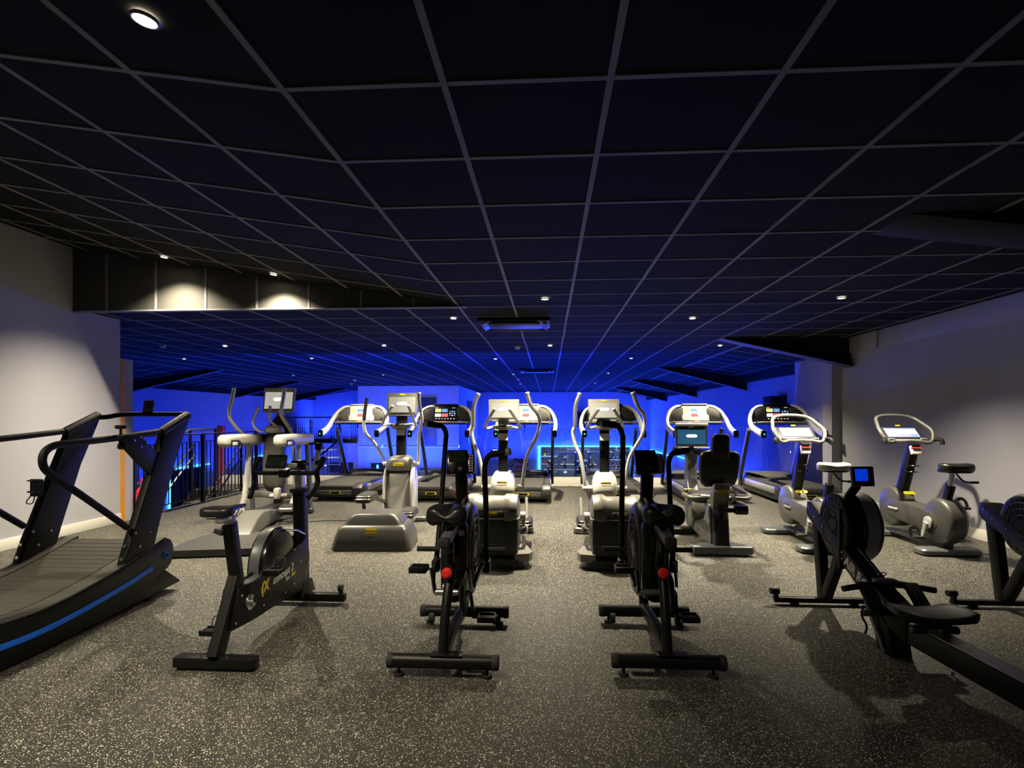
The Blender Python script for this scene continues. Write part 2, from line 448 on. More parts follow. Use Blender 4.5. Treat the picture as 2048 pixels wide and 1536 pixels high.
# ceiling panels
ZL = ZC+SL*(XC-XL)
b = MB()
b.rings([[Vector((XC, y, ZC)), Vector((XR+.1, y, ZC)), Vector((XR+.1, y, ZC+.05)), Vector((XC, y, ZC+.05))] for y in (-2.3, YF)])
b.ends((XL-.1, YF+.02, ZC), (XR+.14, 9.0, ZC+.05))
struct(b.build('ceiling', 'tile'), 'black tiled suspended ceiling')
b = MB()
b.rings([[Vector((XL-.1, y, ZC+SL*(XC-XL+.1))), Vector((XC, y, ZC)), Vector((XC, y, ZC+.05)), Vector((XL-.1, y, ZC+SL*(XC-XL+.1)+.05))] for y in (-2.3, YF+.02)])
struct(b.build('ceiling_slope_left', 'tile'), 'rising part of the black ceiling on the left')
CR, CL = 3.2, -8.9
ZER = ZC-SL*(VR-CR); ZEL = ZC-SL*(CL-VL)
b = MB()
b.rings([[Vector(p) for p in ((VL-.1, y, ZEL-.01), (CL, y, ZC), (CR, y, ZC), (VR+.1, y, ZER-.01), (VR+.1, y, ZER+.05), (CR, y, ZC+.06), (CL, y, ZC+.06), (VL-.1, y, ZEL+.05))] for y in (9.0, 28)])
b.ends((VL-.1, 6.2, ZC), (XL-.1, 9.0, ZC+.05))
struct(b.build('ceiling_hall', 'tile'), 'black tiled ceiling of the hall')
# fascia under the raised part
b = MB()
b.prism([(XL, ZC-.03), (XC, ZC-.03), (XC, ZC+.01), (XL, ZL+.02)], YF-.03, YF+.03, axis='y')
struct(b.build('trim_11', 'fascia'), 'black boarded fascia under the rising ceiling')
b = MB()
for x in (-4.9, -4.33, -3.76, -3.18, -2.6, -2.02, -1.45):
    if x > XL: b.ends((x-.012, YF-.036, ZC-.02), (x+.012, YF-.03, ZC+SL*(XC-x)-.01))
b.ends((XL, YF-.045, ZC-.036), (XC+.1, YF+.03, ZC-.024))
struct(b.build('trim_12', 'grid'), 'metal joint strips on the fascia')

# grid of ceiling bars
W2, TH = .0125, .006
g = MB()
X0, Y0, P = -.379, 2.059, .6
def jig(i, a=.004): return a*math.sin(i*2.3)+a*.6*math.sin(i*5.1+1)
def lonbar(x, y0, y1, zf):
    ys = [y0]; k = math.ceil(y0/1.2)*1.2
    while k < y1:
        if k > y0+.05: ys.append(k)
        k += 1.2
    ys.append(y1)
    for i in range(len(ys)-1):
        g.rings([[Vector((x+s+jig(x*3+yy, .0035 if yy > 6 else 0)*1.2, yy, zf+dz)) for s, dz in ((-W2, 0), (-W2, -TH), (W2, -TH), (W2, 0))] for yy in (ys[i], ys[i+1])])
for i in range(-1, 9):
    x = X0+P*i
    if x < XR: lonbar(x, -2.2, YF if i == -1 else 9.0, ZC)
i = -1
while X0+P*i > CL:
    lonbar(X0+P*i, YF if X0+P*i > XL else 6.9, 9.0, ZC); i -= 1
i = -14
while X0+P*i < CR+.1:
    lonbar(X0+P*i, 9.0, 27.4, ZC); i += 1
j = -7
while Y0+P*j < 27.4:
    y = Y0+P*j; j += 1
    if y < -2.2: continue
    if y < YF:
        g.ends((XC, y-W2, ZC-TH*.7), (XR, y+W2, ZC))
        g.rings([[Vector((XC, y+s, ZC+dz)) for s, dz in ((-W2, 0), (-W2, -TH), (W2, -TH), (W2, 0))], [Vector((XL, y+s, ZL+dz)) for s, dz in ((-W2, 0), (-W2, -TH), (W2, -TH), (W2, 0))]])
    elif y < 9.0: g.ends((XL if y < 6.9 else CL, y-W2*.8, ZC-TH*.4), (XR, y+W2*.8, ZC))
    else:
        g.ends((CL, y-W2*.45, ZC-TH*.12), (CR, y+W2*.45, ZC))
        for xa, xb, ze in ((CR, VR, ZER), (CL, VL, ZEL)):
            g.rings([[Vector((xx, y+s, zz+dz)) for s, dz in ((-W2, 0), (-W2, -TH), (W2, -TH), (W2, 0))] for xx, zz in ((xa, ZC), (xb, ze))])
for k in range(1, 8):
    x = XC-P*k*.987; z = ZC+SL*(XC-x)
    if x > XL: lonbar(x, -2.2, YF, z)
for k in (0, 1, 2):
    lonbar(CR+.05+P*k, 9.0, 27.4, ZC-SL*(.05+P*k)); lonbar(CL-.05-P*k, 9.0, 27.4, ZC-SL*(.05+P*k))
struct(g.build('trim_13', 'grid'), 'grid of metal ceiling bars')

# portal frame haunches (steel) and eaves
tn = 14
for y, side in ((9.0, 1), (14.1, 1), (18.75, 1), (23.4, 1), (14.1, -1), (18.9, -1), (23.4, -1)):
    b = MB()
    if side > 0:
        tip, wall, ins = 2.62, VR if y > 10 else XR, CR
        zb = 2.07 if y < 10 else 1.95
        prof = [(tip, ZC+.01), (wall, zb), (wall, ZC+.02)]
    else:
        tip, wall = -8.3, VL
        prof = [(tip, ZC+.01), (wall, 1.97), (wall, ZC+.02)]
    b.prism(prof, y-.006, y+.006, axis='y')
    fk = 1 if y < 10 else .6
    a = Vector((tip, y, ZC-.004)); c = Vector((wall, y, prof[1][1]))
    b.sweep([a+Vector((0, .0, 0)), c], [(-.11*fk, -.008), (.11*fk, -.008), (.11*fk, .004), (-.11*fk, .004)], up=(0, 0, 1), mi=1)
    struct(b.build('trim_%d' % tn, ['beam', 'soffit']), 'steel roof haunch %s' % ('on the right' if side > 0 else 'on the far left')); tn += 1
    if y < 10:  # boxed-in face above the first haunch
        pass
b = MB(); b.prism([(2.05, ZC+.01), (XR, ZC-.30), (XR, ZC+.01)], 3.55, 3.95, axis='y', bev=.004)
struct(b.build('trim_%d' % tn, 'beam'), 'black boxed beam high on the right'); tn += 1
for xa, xb, ze in ((VR-.12, VR, ZER), (VL, VL+.12, ZEL)):
    plane_box('trim_%d' % tn, (xa, 9.3 if xa > 0 else 6, ze-.14), (xb, 28, ze+.02), 'beam', 'dark eaves beam'); tn += 1
# side of steel leg at the far walls
for y in (14.1, 18.75, 23.4):
    plane_box('trim_%d' % tn, (VR-.004, y-.09, ZB), (VR+.02, y+.09, 1.98), 'wallfar', 'painted steel leg'); tn += 1

# ------------------------------------------------------------------ lights of the place
def spot(loc, power, size=122, blend=1., col=(1., .87, .62), rad=.035, tilt=None):
    l = bpy.data.lights.new('downlight_beam', 'SPOT'); l.energy = power; l.spot_size = R(size); l.spot_blend = blend
    l.color = col; l.shadow_soft_size = rad
    o = bpy.data.objects.new('downlight_beam', l); COL.objects.link(o); o.location = loc
    if tilt: o.rotation_euler = tilt
    return o
def downlight(x, y, z, label, power, tilt=0., far=False, **k):
    t = thing('ceiling_downlight', (x, y, z-.007), 0, label, 'ceiling light', 'recessed downlights in the black ceiling')
    if tilt: t.rotation_euler = (0, tilt, 0)
    b = MB(); b.torus((0, 0, -.003), (0, 0, 1), .038, .006, 24, 6); b.build('trim_ring', 'white' if False else 'slate', t)
    b = MB(); b.cyl((0, 0, -.004), (0, 0, -.001), .034, 20); b.build('lamp_lens', 'lampfar' if far else 'lamp', t)
    spot((x, y, z-.02), power, **k)
    return t
# =================================================================== treadmill (motorised)
def side_rr(w, h, r): return rr(w, h, r, 3)
def screen_ui(parent, c, w, h, tilt, dim=False, name='screen', yaw=0):
    """touch screen with coloured tiles; faces -y, tilted back"""
    mt = Matrix.Translation(c) @ Matrix.Rotation(R(yaw), 4, 'Z') @ Matrix.Rotation(R(90-tilt), 4, 'X')
    mats = ['ui_dark', 'ui_white', 'ui_yel', 'ui_red', 'ui_blue', 'ui_pale']
    b = MB(); b.box((0, 0, 0), (w, h, .004))
    def q(x, y, ww, hh, mi): b.box((w*(x-.5), h*(y-.5), .0026), (w*ww, h*hh, .0016), mi=mi)
    base = 5 if dim else 0
    if dim:
        q(.5, .5, .98, .96, 5)
        q(.2, .62, .3, .4, 1); q(.55, .62, .3, .4, 1); q(.85, .62, .22, .4, 1)
        q(.2, .18, .3, .24, 4); q(.47, .2, .14, .2, 3); q(.66, .2, .2, .16, 5); q(.85, .18, .2, .2, 4); q(.5, .93, .9, .07, 4)
    else:
        q(.17, .74, .26, .26, 2); q(.17, .74, .09, .1, 3)
        q(.46, .74, .26, .26, 4); q(.46, .7, .12, .05, 1)
        q(.17, .36, .26, .26, 1); q(.17, .42, .2, .05, 2)
        q(.47, .36, .28, .26, 3)
        for i in range(3):
            for j in range(3): q(.70+.1*i, .34+.16*j, .06, .08, 1 if (i+j) % 2 else 4)
        for i in range(7): q(.1+.13*i, .08, .06, .05, 1)
        q(.12, .95, .12, .03, 1); q(.85, .95, .14, .03, 1)
    b.xf(mt)
    return b.build(name, mats, parent)

def make_treadmill(loc, label, pale=True):
    t = thing('treadmill', loc, 0, label, 'treadmill', 'treadmills lined up along the glass balustrade')
    hw = .41
    # base frame and rear end caps
    b = MB()
    for s in (-1, 1):
        b.ends((s*hw-.02 if s > 0 else -hw, -.9, .05), (hw if s > 0 else -hw+.02, .95, .12))
    b.ends((-.38, -.98, .055), (.38, .98, .13), bev=.02)
    b.build('chassis', 'charcoal', t)
    for s in (-1, 1):
        b = MB(); b.prism([(-.72, .13), (.62, .13), (.62, .235), (-.72, .235)], s*hw-.012, s*hw+.012, bev=.006); b.build('side_panel', 'silver', t)
        b = MB(); b.prism([(-.78, .236), (.66, .236), (.66, .256), (-.78, .262)], s*(hw-.10), s*(hw-.001), bev=.004); b.build('foot_rail', 'darkgrey', t)
        # rear corner shroud
        b = MB(); prof = [(-1.02, .07), (-.72, .06), (-.70, .25), (-.78, .275), (-.93, .265), (-1.03, .21), (-1.05, .13)]
        x0, x1 = sorted((s*.27, s*(hw+.012))); b.prism(prof, x0, x1, bev=.018, seg=3); b.build('rear_corner_cover', 'charcoal', t)
        for yy in (-.8, .85): MB().cyl((s*.33, yy, 0), (s*.33, yy, .06), .028, 16).build('levelling_foot', 'rubber', t)
    b = MB(); b.prism([(-1.0, .10), (-.98, .08), (-.9, .08), (-.9, .17), (-1.01, .17)], -.275, .275, bev=.006)
    rc = b.build('rear_cover', 'midgrey' if pale else 'charcoal', t)
    badge(rc, (0, -1.018, .135), 0, 0, .17, .034)
    b = MB()
    b.cyl((-.30, -.93, .205), (.30, -.93, .205), .052, 28)
    b.ends((-.30, -.93, .245), (.30, .62, .258)); b.build('running_belt', 'belt', t)
    # motor hood
    b = MB(); secs = []
    for y, z, w in ((.50, .262, .40), (.58, .30, .405), (.72, .345, .40), (.9, .335, .39), (1.02, .26, .36), (1.05, .15, .34)):
        secs.append([Vector((x, y, zz)) for x, zz in ((-w, .09), (-w-.006, .2 if z > .22 else .12), (-w+.04, z-.012), (-w*.5, z+.004), (0, z+.008), (w*.5, z+.004), (w-.04, z-.012), (w+.006, .2 if z > .22 else .12), (w, .09))])
    b.rings(secs); b.build('motor_hood', 'midgrey', t, sharp=50)
    b = MB(); b.prism([(.50, .255), (.60, .308), (.62, .28), (.52, .24)], -.38, .38, bev=.004); b.build('hood_lip', 'black', t)
    # uprights
    for s in (-1, 1):
        b = MB(); b.sweep(cat([(s*.445, .78, .10), (s*.445, .74, .3), (s*.45, .53, .7), (s*.455, .30, 1.10)], 5), rr(.055, .10, .02), up=(0, 1, 0)); b.build('upright', 'upr', t)
    # silver arms sweeping from the grips round the console
    sm = 'whitepl'
    for s in (-1, 1):
        pts = cat([(s*.475, -.40, 1.035), (s*.485, -.2, 1.075), (s*.50, .02, 1.15), (s*.485, .16, 1.27), (s*.42, .25, 1.40), (s*.32, .30, 1.475), (s*.22, .32, 1.49)], 6)
        b = MB(); n = len(pts)-1
        b.sweep(pts, rr(.072, .105, .032, 4), up=(0, 0, 1), scale=lambda k: (1-.35*k, 1-.45*k) if k > .5 else (1.-.35*k, 1.15-.75*k)); b.build('handrail_arm', sm, t)
        b = MB(); b.box((s*.473, -.425, 1.035), (.078, .05, .12), bev=.018, rot=(-8, 0, 0)); cap = b.build('grip_end', 'blackgloss', t)
        if s < 0:
            b = MB(); b.sph((s*.473, -.452, 1.035), .010); b.build('status_light', 'green', cap)
        # wing panel with loudspeaker between arm and screen
        w = [(s*.20, 1.245), (s*.40, 1.225), (s*.465, 1.27), (s*.41, 1.385), (s*.30, 1.455), (s*.20, 1.47)]
        b = MB(); b.prism(w, .225, .265, axis='y', bev=.008); wp = b.build('wing_panel', 'midgrey' if pale else 'charcoal', t)
        b = MB(); b.cyl((s*.37, .224, 1.275), (s*.37, .218, 1.275), .028, 20); b.build('fan_outlet', 'charcoal', wp)
        b = MB(); b.torus((s*.395, .10, 1.215), (0, 1, 0), .02, .006, 14, 6); b.box((s*.385, .12, 1.225), (.03, .02, .02), bev=.004); b.build('speed_toggle', 'alu', t)
    b = MB(); b.sweep(cat([(-.47, .22, 1.19), (-.40, .12, 1.21), (-.25, .10, 1.215), (.25, .10, 1.215), (.40, .12, 1.21), (.47, .22, 1.19)], 5), rr(.04, .035, .015), up=(0, 0, 1)); b.build('crossbar', 'ltgrey', t)
    b = MB(); b.box((0, .16, 1.195), (.86, .10, .03), bev=.012); b.build('lower_shelf', 'black', t)
    # console
    b = MB(); b.box((0, .26, 1.375), (.46, .05, .30), rot=(-16, 0, 0), bev=.016, seg=3)
    b.box((0, .285, 1.523), (.42, .045, .018), bev=.006, rot=(-16, 0, 0))
    cs = b.build('console', 'whitepl' if pale else 'blackgloss', t)
    b = MB(); b.box((0, .225, 1.245), (.34, .05, .03), bev=.012); b.build('keypad_lip', 'black', cs)
    screen_ui(t, (0, .236, 1.37), .40, .225, 16, dim=False)
    b = MB(); b.box((0, .105, 1.232), (.07, .03, .02), bev=.006); b.build('stop_button', 'orange' if pale else 'redpl', t)
    badge(cs, (0, .274, 1.502), 0, -16, .06, .014, 'yellow')
    if pale:
        b = MB(); b.tube(cat([(-.03, .12, 1.18), (-.035, .11, 1.08), (-.02, .13, .95), (.03, .2, .8)], 6), .003, 6); b.box((-.03, .12, 1.15), (.022, .02, .05), bev=.005); b.build('safety_cord', 'black', t)
    return t

# =================================================================== elliptical parts shared
def tube_handle(name, pts, r, grip_n, parent, m='whitepl', gm='alu', k=7, cap=None):
    P = cat(pts, k); b = MB(); b.tube(P, r, 14); o = b.build(name, m, parent)
    g = P[-grip_n:]; b = MB(); b.tube(g, r*1.12, 14); b.build('metal_grip', gm, o)
    e = P[-1]; d = (P[-1]-P[-2]).normalized(); b = MB(); b.cyl(e-d*.002, e+d*.018, r*1.28, 16, bev=.004); b.build('end_cap', 'whitepl' if cap is None else cap, o)
    return o
def e_console(parent, c, w, h, tilt, yaw=0, screen='lcdgrey', body='ltgrey'):
    mt = Matrix.Translation(c) @ Matrix.Rotation(R(yaw), 4, 'Z') @ Matrix.Rotation(R(-tilt), 4, 'X')
    b = MB()
    prof = [(-w*.5, h*.5), (w*.5, h*.5), (w*.485, -h*.5), (-w*.485, -h*.5)]
    b.rings([[Vector((x*k, y, z*k)) for x, z in prof] for y, k in ((.045, .86), (.028, .99), (.0, 1.), (-.012, .985))], mi=0)
    b.box((0, .005, -h*.5-.008), (w*.8, .04, .018), bev=.006)
    b.xf(mt); cs = b.build('console', body, parent)
    b = MB(); b.box((0, -.0135, -h*.045), (w*.86, .004, h*.70)); b.xf(mt); sc = b.build('screen', screen, cs)
    b = MB(); b.rings([[Vector((x, yy, z)) for x, z in rr(w*.34, h*.11, h*.04, 3)] for yy in (-.0155, -.0185)]); b.box((0, -.017, 0), (w*.25, .003, h*.15), bev=.001)
    b.xf(mt); b.build('logo_on_screen', 'glow', sc)
    b = MB(); b.box((0, -.0135, -h*.44), (w*.84, .004, h*.035)); b.xf(mt); b.build('button_strip', 'charcoal', cs)
    bd = MB(); bd.rings([[Vector((x, yy, z+h*.415)) for x, z in rr(w*.16, h*.055, h*.02, 3)] for yy in (-.013, -.0155)]); bd.xf(mt); bd.build('badge', 'yellow', cs)
    return cs

def fixed_handle(parent, s, hub, bottom, out, top):
    tube_handle('fixed_handle', [hub, ((hub[0]+bottom[0])*.5, (hub[1]+bottom[1])*.5, bottom[2]+.012), bottom, out, top], .0145, 10, parent)

# rear-drive elliptical with a horizontal drum (two of them)
def make_cross(loc, label):
    t = thing('elliptical_trainer', loc, 0, label, 'elliptical trainer', 'elliptical trainers with horizontal drum housings')
    # local y=0 at the rear edge
    b = MB(); b.slab((0, .28, .045), .60, .56, .09, .09, .012); b.build('base', 'charcoal', t)
    for s in (-1, 1):
        b = MB()
        b.rings([[Vector((s*x, y, z)) for x, y in ((.21, -.0), (.335, .03), (.36, .12), (.30, .36), (.21, .38))] for z in (.062, .122, .128)]); b.build('step_plate', 'ltgrey', t)
    b = MB(); b.prism([(.03, .10), (.50, .10), (.56, .40), (.50, .50), (.05, .47), (.02, .42)], -.235, .235, bev=.018, seg=3); hs = b.build('drive_housing', 'charcoal', t)
    b = MB(); b.tube([(-.235, .028, .425), (.235, .028, .425)], .006, 8)
    for s in (-1, 1): b.tube(cat([(s*.238, .03, .425), (s*.25, .06, .44), (s*.252, .1, .5)], 4), .005, 6)
    b.build('silver_edge', 'silver', hs)
    b = MB(); b.ends((-.235, .018, .20), (.04, .025, .212)); b.build('transport_grip', 'slate', hs)
    # drum
    prof = [(0, .0), (.10, .0), (.148, .015), (.155, .06), (.155, .115), (.14, .135), (.14, .345), (.155, .365), (.155, .42), (.148, .465), (.10, .48), (0, .48)]
    b = MB(); rings = []
    for r, h in prof:
        rings.append([Vector((-.24+h, .21+max(r, .001)*1.25*math.cos(2*PI*i/36), .445+max(r, .001)*1.12*math.sin(2*PI*i/36))) for i in range(36)])
    b.rings(rings); dr = b.build('drum_cover', 'ltgrey', t, sharp=50)
    b = MB(); b.box((0.03, .042, .462), (.2, .04, .06), rot=(-20, 0, 0), bev=.015); b.build('drum_label_plate', 'darkgrey', dr)
    badge(dr, (.02, .02, .468), 0, -20, .085, .02)
    # crank arms, link bars and pedals
    for s, py, pz in ((-1, .72, .22), (1, .95, .17)):
        b = MB(); b.cyl((s*.24, .30, .40), (s*.29, .30, .40), .045, 18); b.beam((s*.275, .30, .40), (s*.275, .25, .30), .03, .06); b.build('crank_arm', 'silver', t)
        b = MB(); b.sweep(cat([(s*.285, .25, .30), (s*.285, .55, pz+.05), (s*.28, .95, pz+.06), (s*.26, 1.32, .42)], 6), rr(.032, .05, .01)); b.build('link_bar', 'midgrey', t)
        b = MB(); b.slab((s*.255, py, pz+.055), .17, .36, .035, .04, .008); b.slab((s*.255, py, pz+.085), .15, .33, .03, .04, .01); b.build('foot_pedal', 'charcoal', t)
    # spine to the front
    b = MB(); b.prism([(.45, .05), (1.6, .05), (1.72, .10), (1.6, .17), (1.3, .14), (.6, .15), (.45, .30)], -.085, .085, bev=.02); b.build('spine', 'darkgrey', t)
    b = MB(); b.slab((0, 1.58, .04), .66, .16, .075, .05, .015); b.build('front_foot', 'darkgrey', t)
    # hub
    b = MB(); rings = []
    for z, w, d, yo in ((.44, .10, .10, 1.40), (.47, .125, .13, 1.40), (.53, .135, .15, 1.40), (.60, .13, .14, 1.41), (.66, .115, .12, 1.42), (.705, .085, .10, 1.43)):
        rings.append([Vector((x*w*2, yo+y*d*2, z+ (.03 if y > 0 else -.0)*0)) for x, y in rr(1, 1, .3, 4)])
    b.rings(rings); hb = b.build('hub_cover', 'whitepl', t, sharp=50)
    badge(hb, (0, 1.258, .60), 0, 10, .11, .02)
    b = MB(); b.prism([(1.22, .16), (1.55, .12), (1.5, .46), (1.33, .46)], -.09, .09, bev=.02); b.build('neck', 'darkgrey', t)
    b = MB()
    b.cyl((-.24, 1.40, .53), (.24, 1.40, .53), .03, 20, bev=.008); b.build('pivot_shaft', 'whitepl', t)
    # column
    b = MB(); b.beam((0, 1.42, .60), (0, 1.44, 1.17), .105, .085, up=(0, 1, 0), bev=.012); cl = b.build('column', 'black', t)
    b = MB(); b.ends((-.054, 1.362, 1.05), (.054, 1.38, 1.125)); b.build('warning_label', 'badge', cl)
    # swinging arms (opposite phases)
    for s, kx, kz, ky in ((-1, .345, 1.13, .02), (1, .405, 1.245, -.12)):
        pts = [(s*.215, 1.40, .53), (s*.225, 1.38, .66), (s*.265, 1.37+ky*.3, .88), (s*(kx-.03), 1.37+ky, kz-.14), (s*kx, 1.36+ky, kz), (s*(kx-.02), 1.34+ky*1.2, kz+.09), (s*.32, 1.34+ky*1.4, 1.42), (s*.275, 1.35+ky*1.5, 1.55)]
        tube_handle('swing_arm', pts, .019, 16, t, cap='whitepl')
    # fixed handles and hub cup
    b = MB(); b.rings([[Vector((x*k, 1.38+y*k*.9, z)) for x, y in rr(.22, .15, .06, 5)] for z, k in ((1.165, .55), (1.18, .9), (1.21, 1.), (1.215, .96))]); cup = b.build('bottle_holder', 'ltgrey', t)
    b = MB(); b.torus((0, 1.33, 1.216), (0, 0, 1), .045, .006, 20, 6); b.cyl((0, 1.33, 1.20), (0, 1.33, 1.217), .04, 20); b.build('cup_hole', 'black', cup)
    for s in (-1, 1):
        fixed_handle(t, s, (s*.09, 1.38, 1.185), (s*.17, 1.33, 1.18), (s*.185, 1.30, 1.22), (s*.085, 1.24, 1.38))
    b = MB(); b.box((0, 1.47, 1.24), (.12, .07, .12), bev=.02); b.build('console_neck', 'blackgloss', t)
    e_console(t, (0, 1.50, 1.388), .345, .235, 10)
    return t

# elliptical with low trapezoid rear housing (one)
def make_synchro(loc, rz, label):
    t = thing('elliptical_trainer', loc, rz, label, 'elliptical trainer')
    b = MB(); rings = []
    # loft along z of the rear housing
    def sec(z, w, y0, y1, r=.05): return [Vector((x, (y0+y1)/2+y, z)) for x, y in rr(w, y1-y0, r, 4)]
    rings = [sec(.0, .77, 0, .50), sec(.02, .775, -.005, .50), (sec(.12, .74, .01, .50)), sec(.19, .69, .03, .50), sec(.225, .66, .045, .49), sec(.245, .60, .075, .47)]
    b.rings(rings); hs = b.build('rear_housing', 'darkgrey', t, sharp=60)
    b = MB(); rings = []
    for k in range(7):
        a = k/6; w = .58*(1-a)**.55+.16*a; rings.append([Vector((x, .27+y, .238+.115*math.sin(a*PI/2))) for x, y in rr(w, .40*(1-.25*a), .05, 4)])
    b.rings(rings); b.build('dome_cover', 'darkgrey', hs, sharp=60)
    badge(hs, (-.0, .022, .195), 0, -10, .125, .036)
    b = MB(); b.cyl((0, .09, .262), (0, .088, .265), .014, 3); b.build('arrow_mark', 'badge', hs)
    b = MB()
    for s in (-1, 1): b.sweep([(s*.07, .40, .18), (s*.06, 1.25, .12)], rr(.05, .05, .01))
    b.build('guide_rails', 'silver', t)
    for s, py, pz in ((-1, .62, .43), (1, 1.0, .20)):
        b = MB(); b.slab((s*.19, py, pz), .17, .42, .05, .035, .012); b.slab((s*.19, py, pz+.035), .16, .39, .03, .035, .01); p = b.build('foot_pedal', 'charcoal', t)
        b = MB(); b.slab((s*.19, py+.01, pz+.052), .13, .34, .01, .03, .003); b.build('tread_pad', 'rubber', p)
        b = MB(); b.sweep(cat([(s*.19, py-.15, pz-.02), (s*.17, py-.1, .16), (s*.12, .3, .14)], 5), rr(.03, .04, .01)); b.build('crank_link', 'darkgrey', t)
        b = MB(); b.sweep(cat([(s*.19, py+.12, pz-.01), (s*.18, py+.3, pz-.03), (s*.14, 1.42, .26)], 6), rr(.03, .045, .01)); b.build('link_bar', 'darkgrey', t)
    # tall front shroud
    b = MB(); rings = []
    for z, w, y0, y1 in ((.04, .26, 1.20, 1.75), (.10, .30, 1.22, 1.78), (.25, .335, 1.30, 1.80), (.45, .35, 1.36, 1.80), (.62, .33, 1.42, 1.76), (.66, .30, 1.44, 1.74)):
        rings.append([Vector((x, (y0+y1)/2+y, z)) for x, y in rr(w, y1-y0, .09, 5)])
    b.rings(rings); sh = b.build('front_shroud', 'midgrey', t, sharp=60)
    b = MB(); rings = []
    for z, w, y0, y1 in ((.655, .335, 1.40, 1.72), (.70, .34, 1.38, 1.72), (.775, .30, 1.37, 1.68), (.82, .24, 1.40, 1.66), (.835, .16, 1.44, 1.64)):
        rings.append([Vector((x, (y0+y1)/2+y, z)) for x, y in rr(w, y1-y0, .07, 5)])
    b.rings(rings); hb = b.build('hub_cover', 'midgrey', t, sharp=60)
    badge(hb, (0, 1.372, .735), 0, 0, .125, .034)
    for s in (-1, 1):
        b = MB(); b.rings([[Vector((s*x, 1.52+y*k, .36+z*k)) for y, z in rr(.46, .70, .22, 6)] for x, k in ((.155, 1.), (.172, .97), (.178, .9))]); p = b.build('side_cover', 'silver', sh, sharp=60)
    text_mesh('TECHNOGYM', .07, 'badge', 'side_lettering', sh, Matrix.Translation((.1795, 1.52, .33)) @ Matrix.Rotation(R(90), 4, 'Z') @ Matrix.Rotation(R(90), 4, 'X') @ Matrix.Rotation(R(72), 4, 'Z'))
    b = MB(); b.cyl((-.225, 1.55, .73), (.225, 1.55, .73), .032, 20, bev=.008); b.build('pivot_shaft', 'silver', t)
    b = MB(); b.slab((0, 1.66, .035), .62, .15, .065, .04, .015); b.build('front_foot', 'darkgrey', t)
    b = MB(); b.beam((0, 1.56, .78), (0, 1.60, 1.26), .12, .09, up=(0, 1, 0), bev=.012); cl = b.build('column', 'black', t)
    b = MB(); b.ends((-.05, 1.525, 1.08), (.05, 1.545, 1.15)); b.build('warning_label', 'badge', cl)
    pl = [(-.215, 1.55, .73), (-.22, 1.53, .80), (-.30, 1.45, .98), (-.385, 1.38, 1.10), (-.41, 1.35, 1.20), (-.40, 1.33, 1.30), (-.385, 1.33, 1.43), (-.37, 1.33, 1.52)]
    pr = [(.215, 1.55, .73), (.22, 1.52, .86), (.235, 1.45, 1.05), (.27, 1.38, 1.20), (.285, 1.36, 1.29), (.275, 1.34, 1.38), (.26, 1.33, 1.48), (.255, 1.33, 1.58)]
    tube_handle('swing_arm', pl, .019, 17, t, gm='charcoal', cap='charcoal'); tube_handle('swing_arm', pr, .019, 15, t)
    b = MB(); b.rings([[Vector((x*k, 1.50+y*k, z)) for x, y in rr(.25, .19, .08, 5)] for z, k in ((1.155, .5), (1.17, .8), (1.215, 1.), (1.225, .95))]); cup = b.build('bottle_holder', 'midgrey', t)
    b = MB(); b.cyl((-.02, 1.45, 1.20), (-.02, 1.45, 1.228), .05, 20); b.build('cup_hole', 'black', cup)
    for s in (-1, 1):
        fixed_handle(t, s, (s*.11, 1.50, 1.215), (s*.20, 1.44, 1.205), (s*.19, 1.40, 1.25), (s*.10+.03, 1.34, 1.43))
    b = MB(); b.box((0, 1.62, 1.30), (.14, .07, .14), bev=.02); b.build('console_neck', 'blackgloss', t)
    e_console(t, (0, 1.62, 1.47), .385, .28, 10, body='midgrey')
    return t
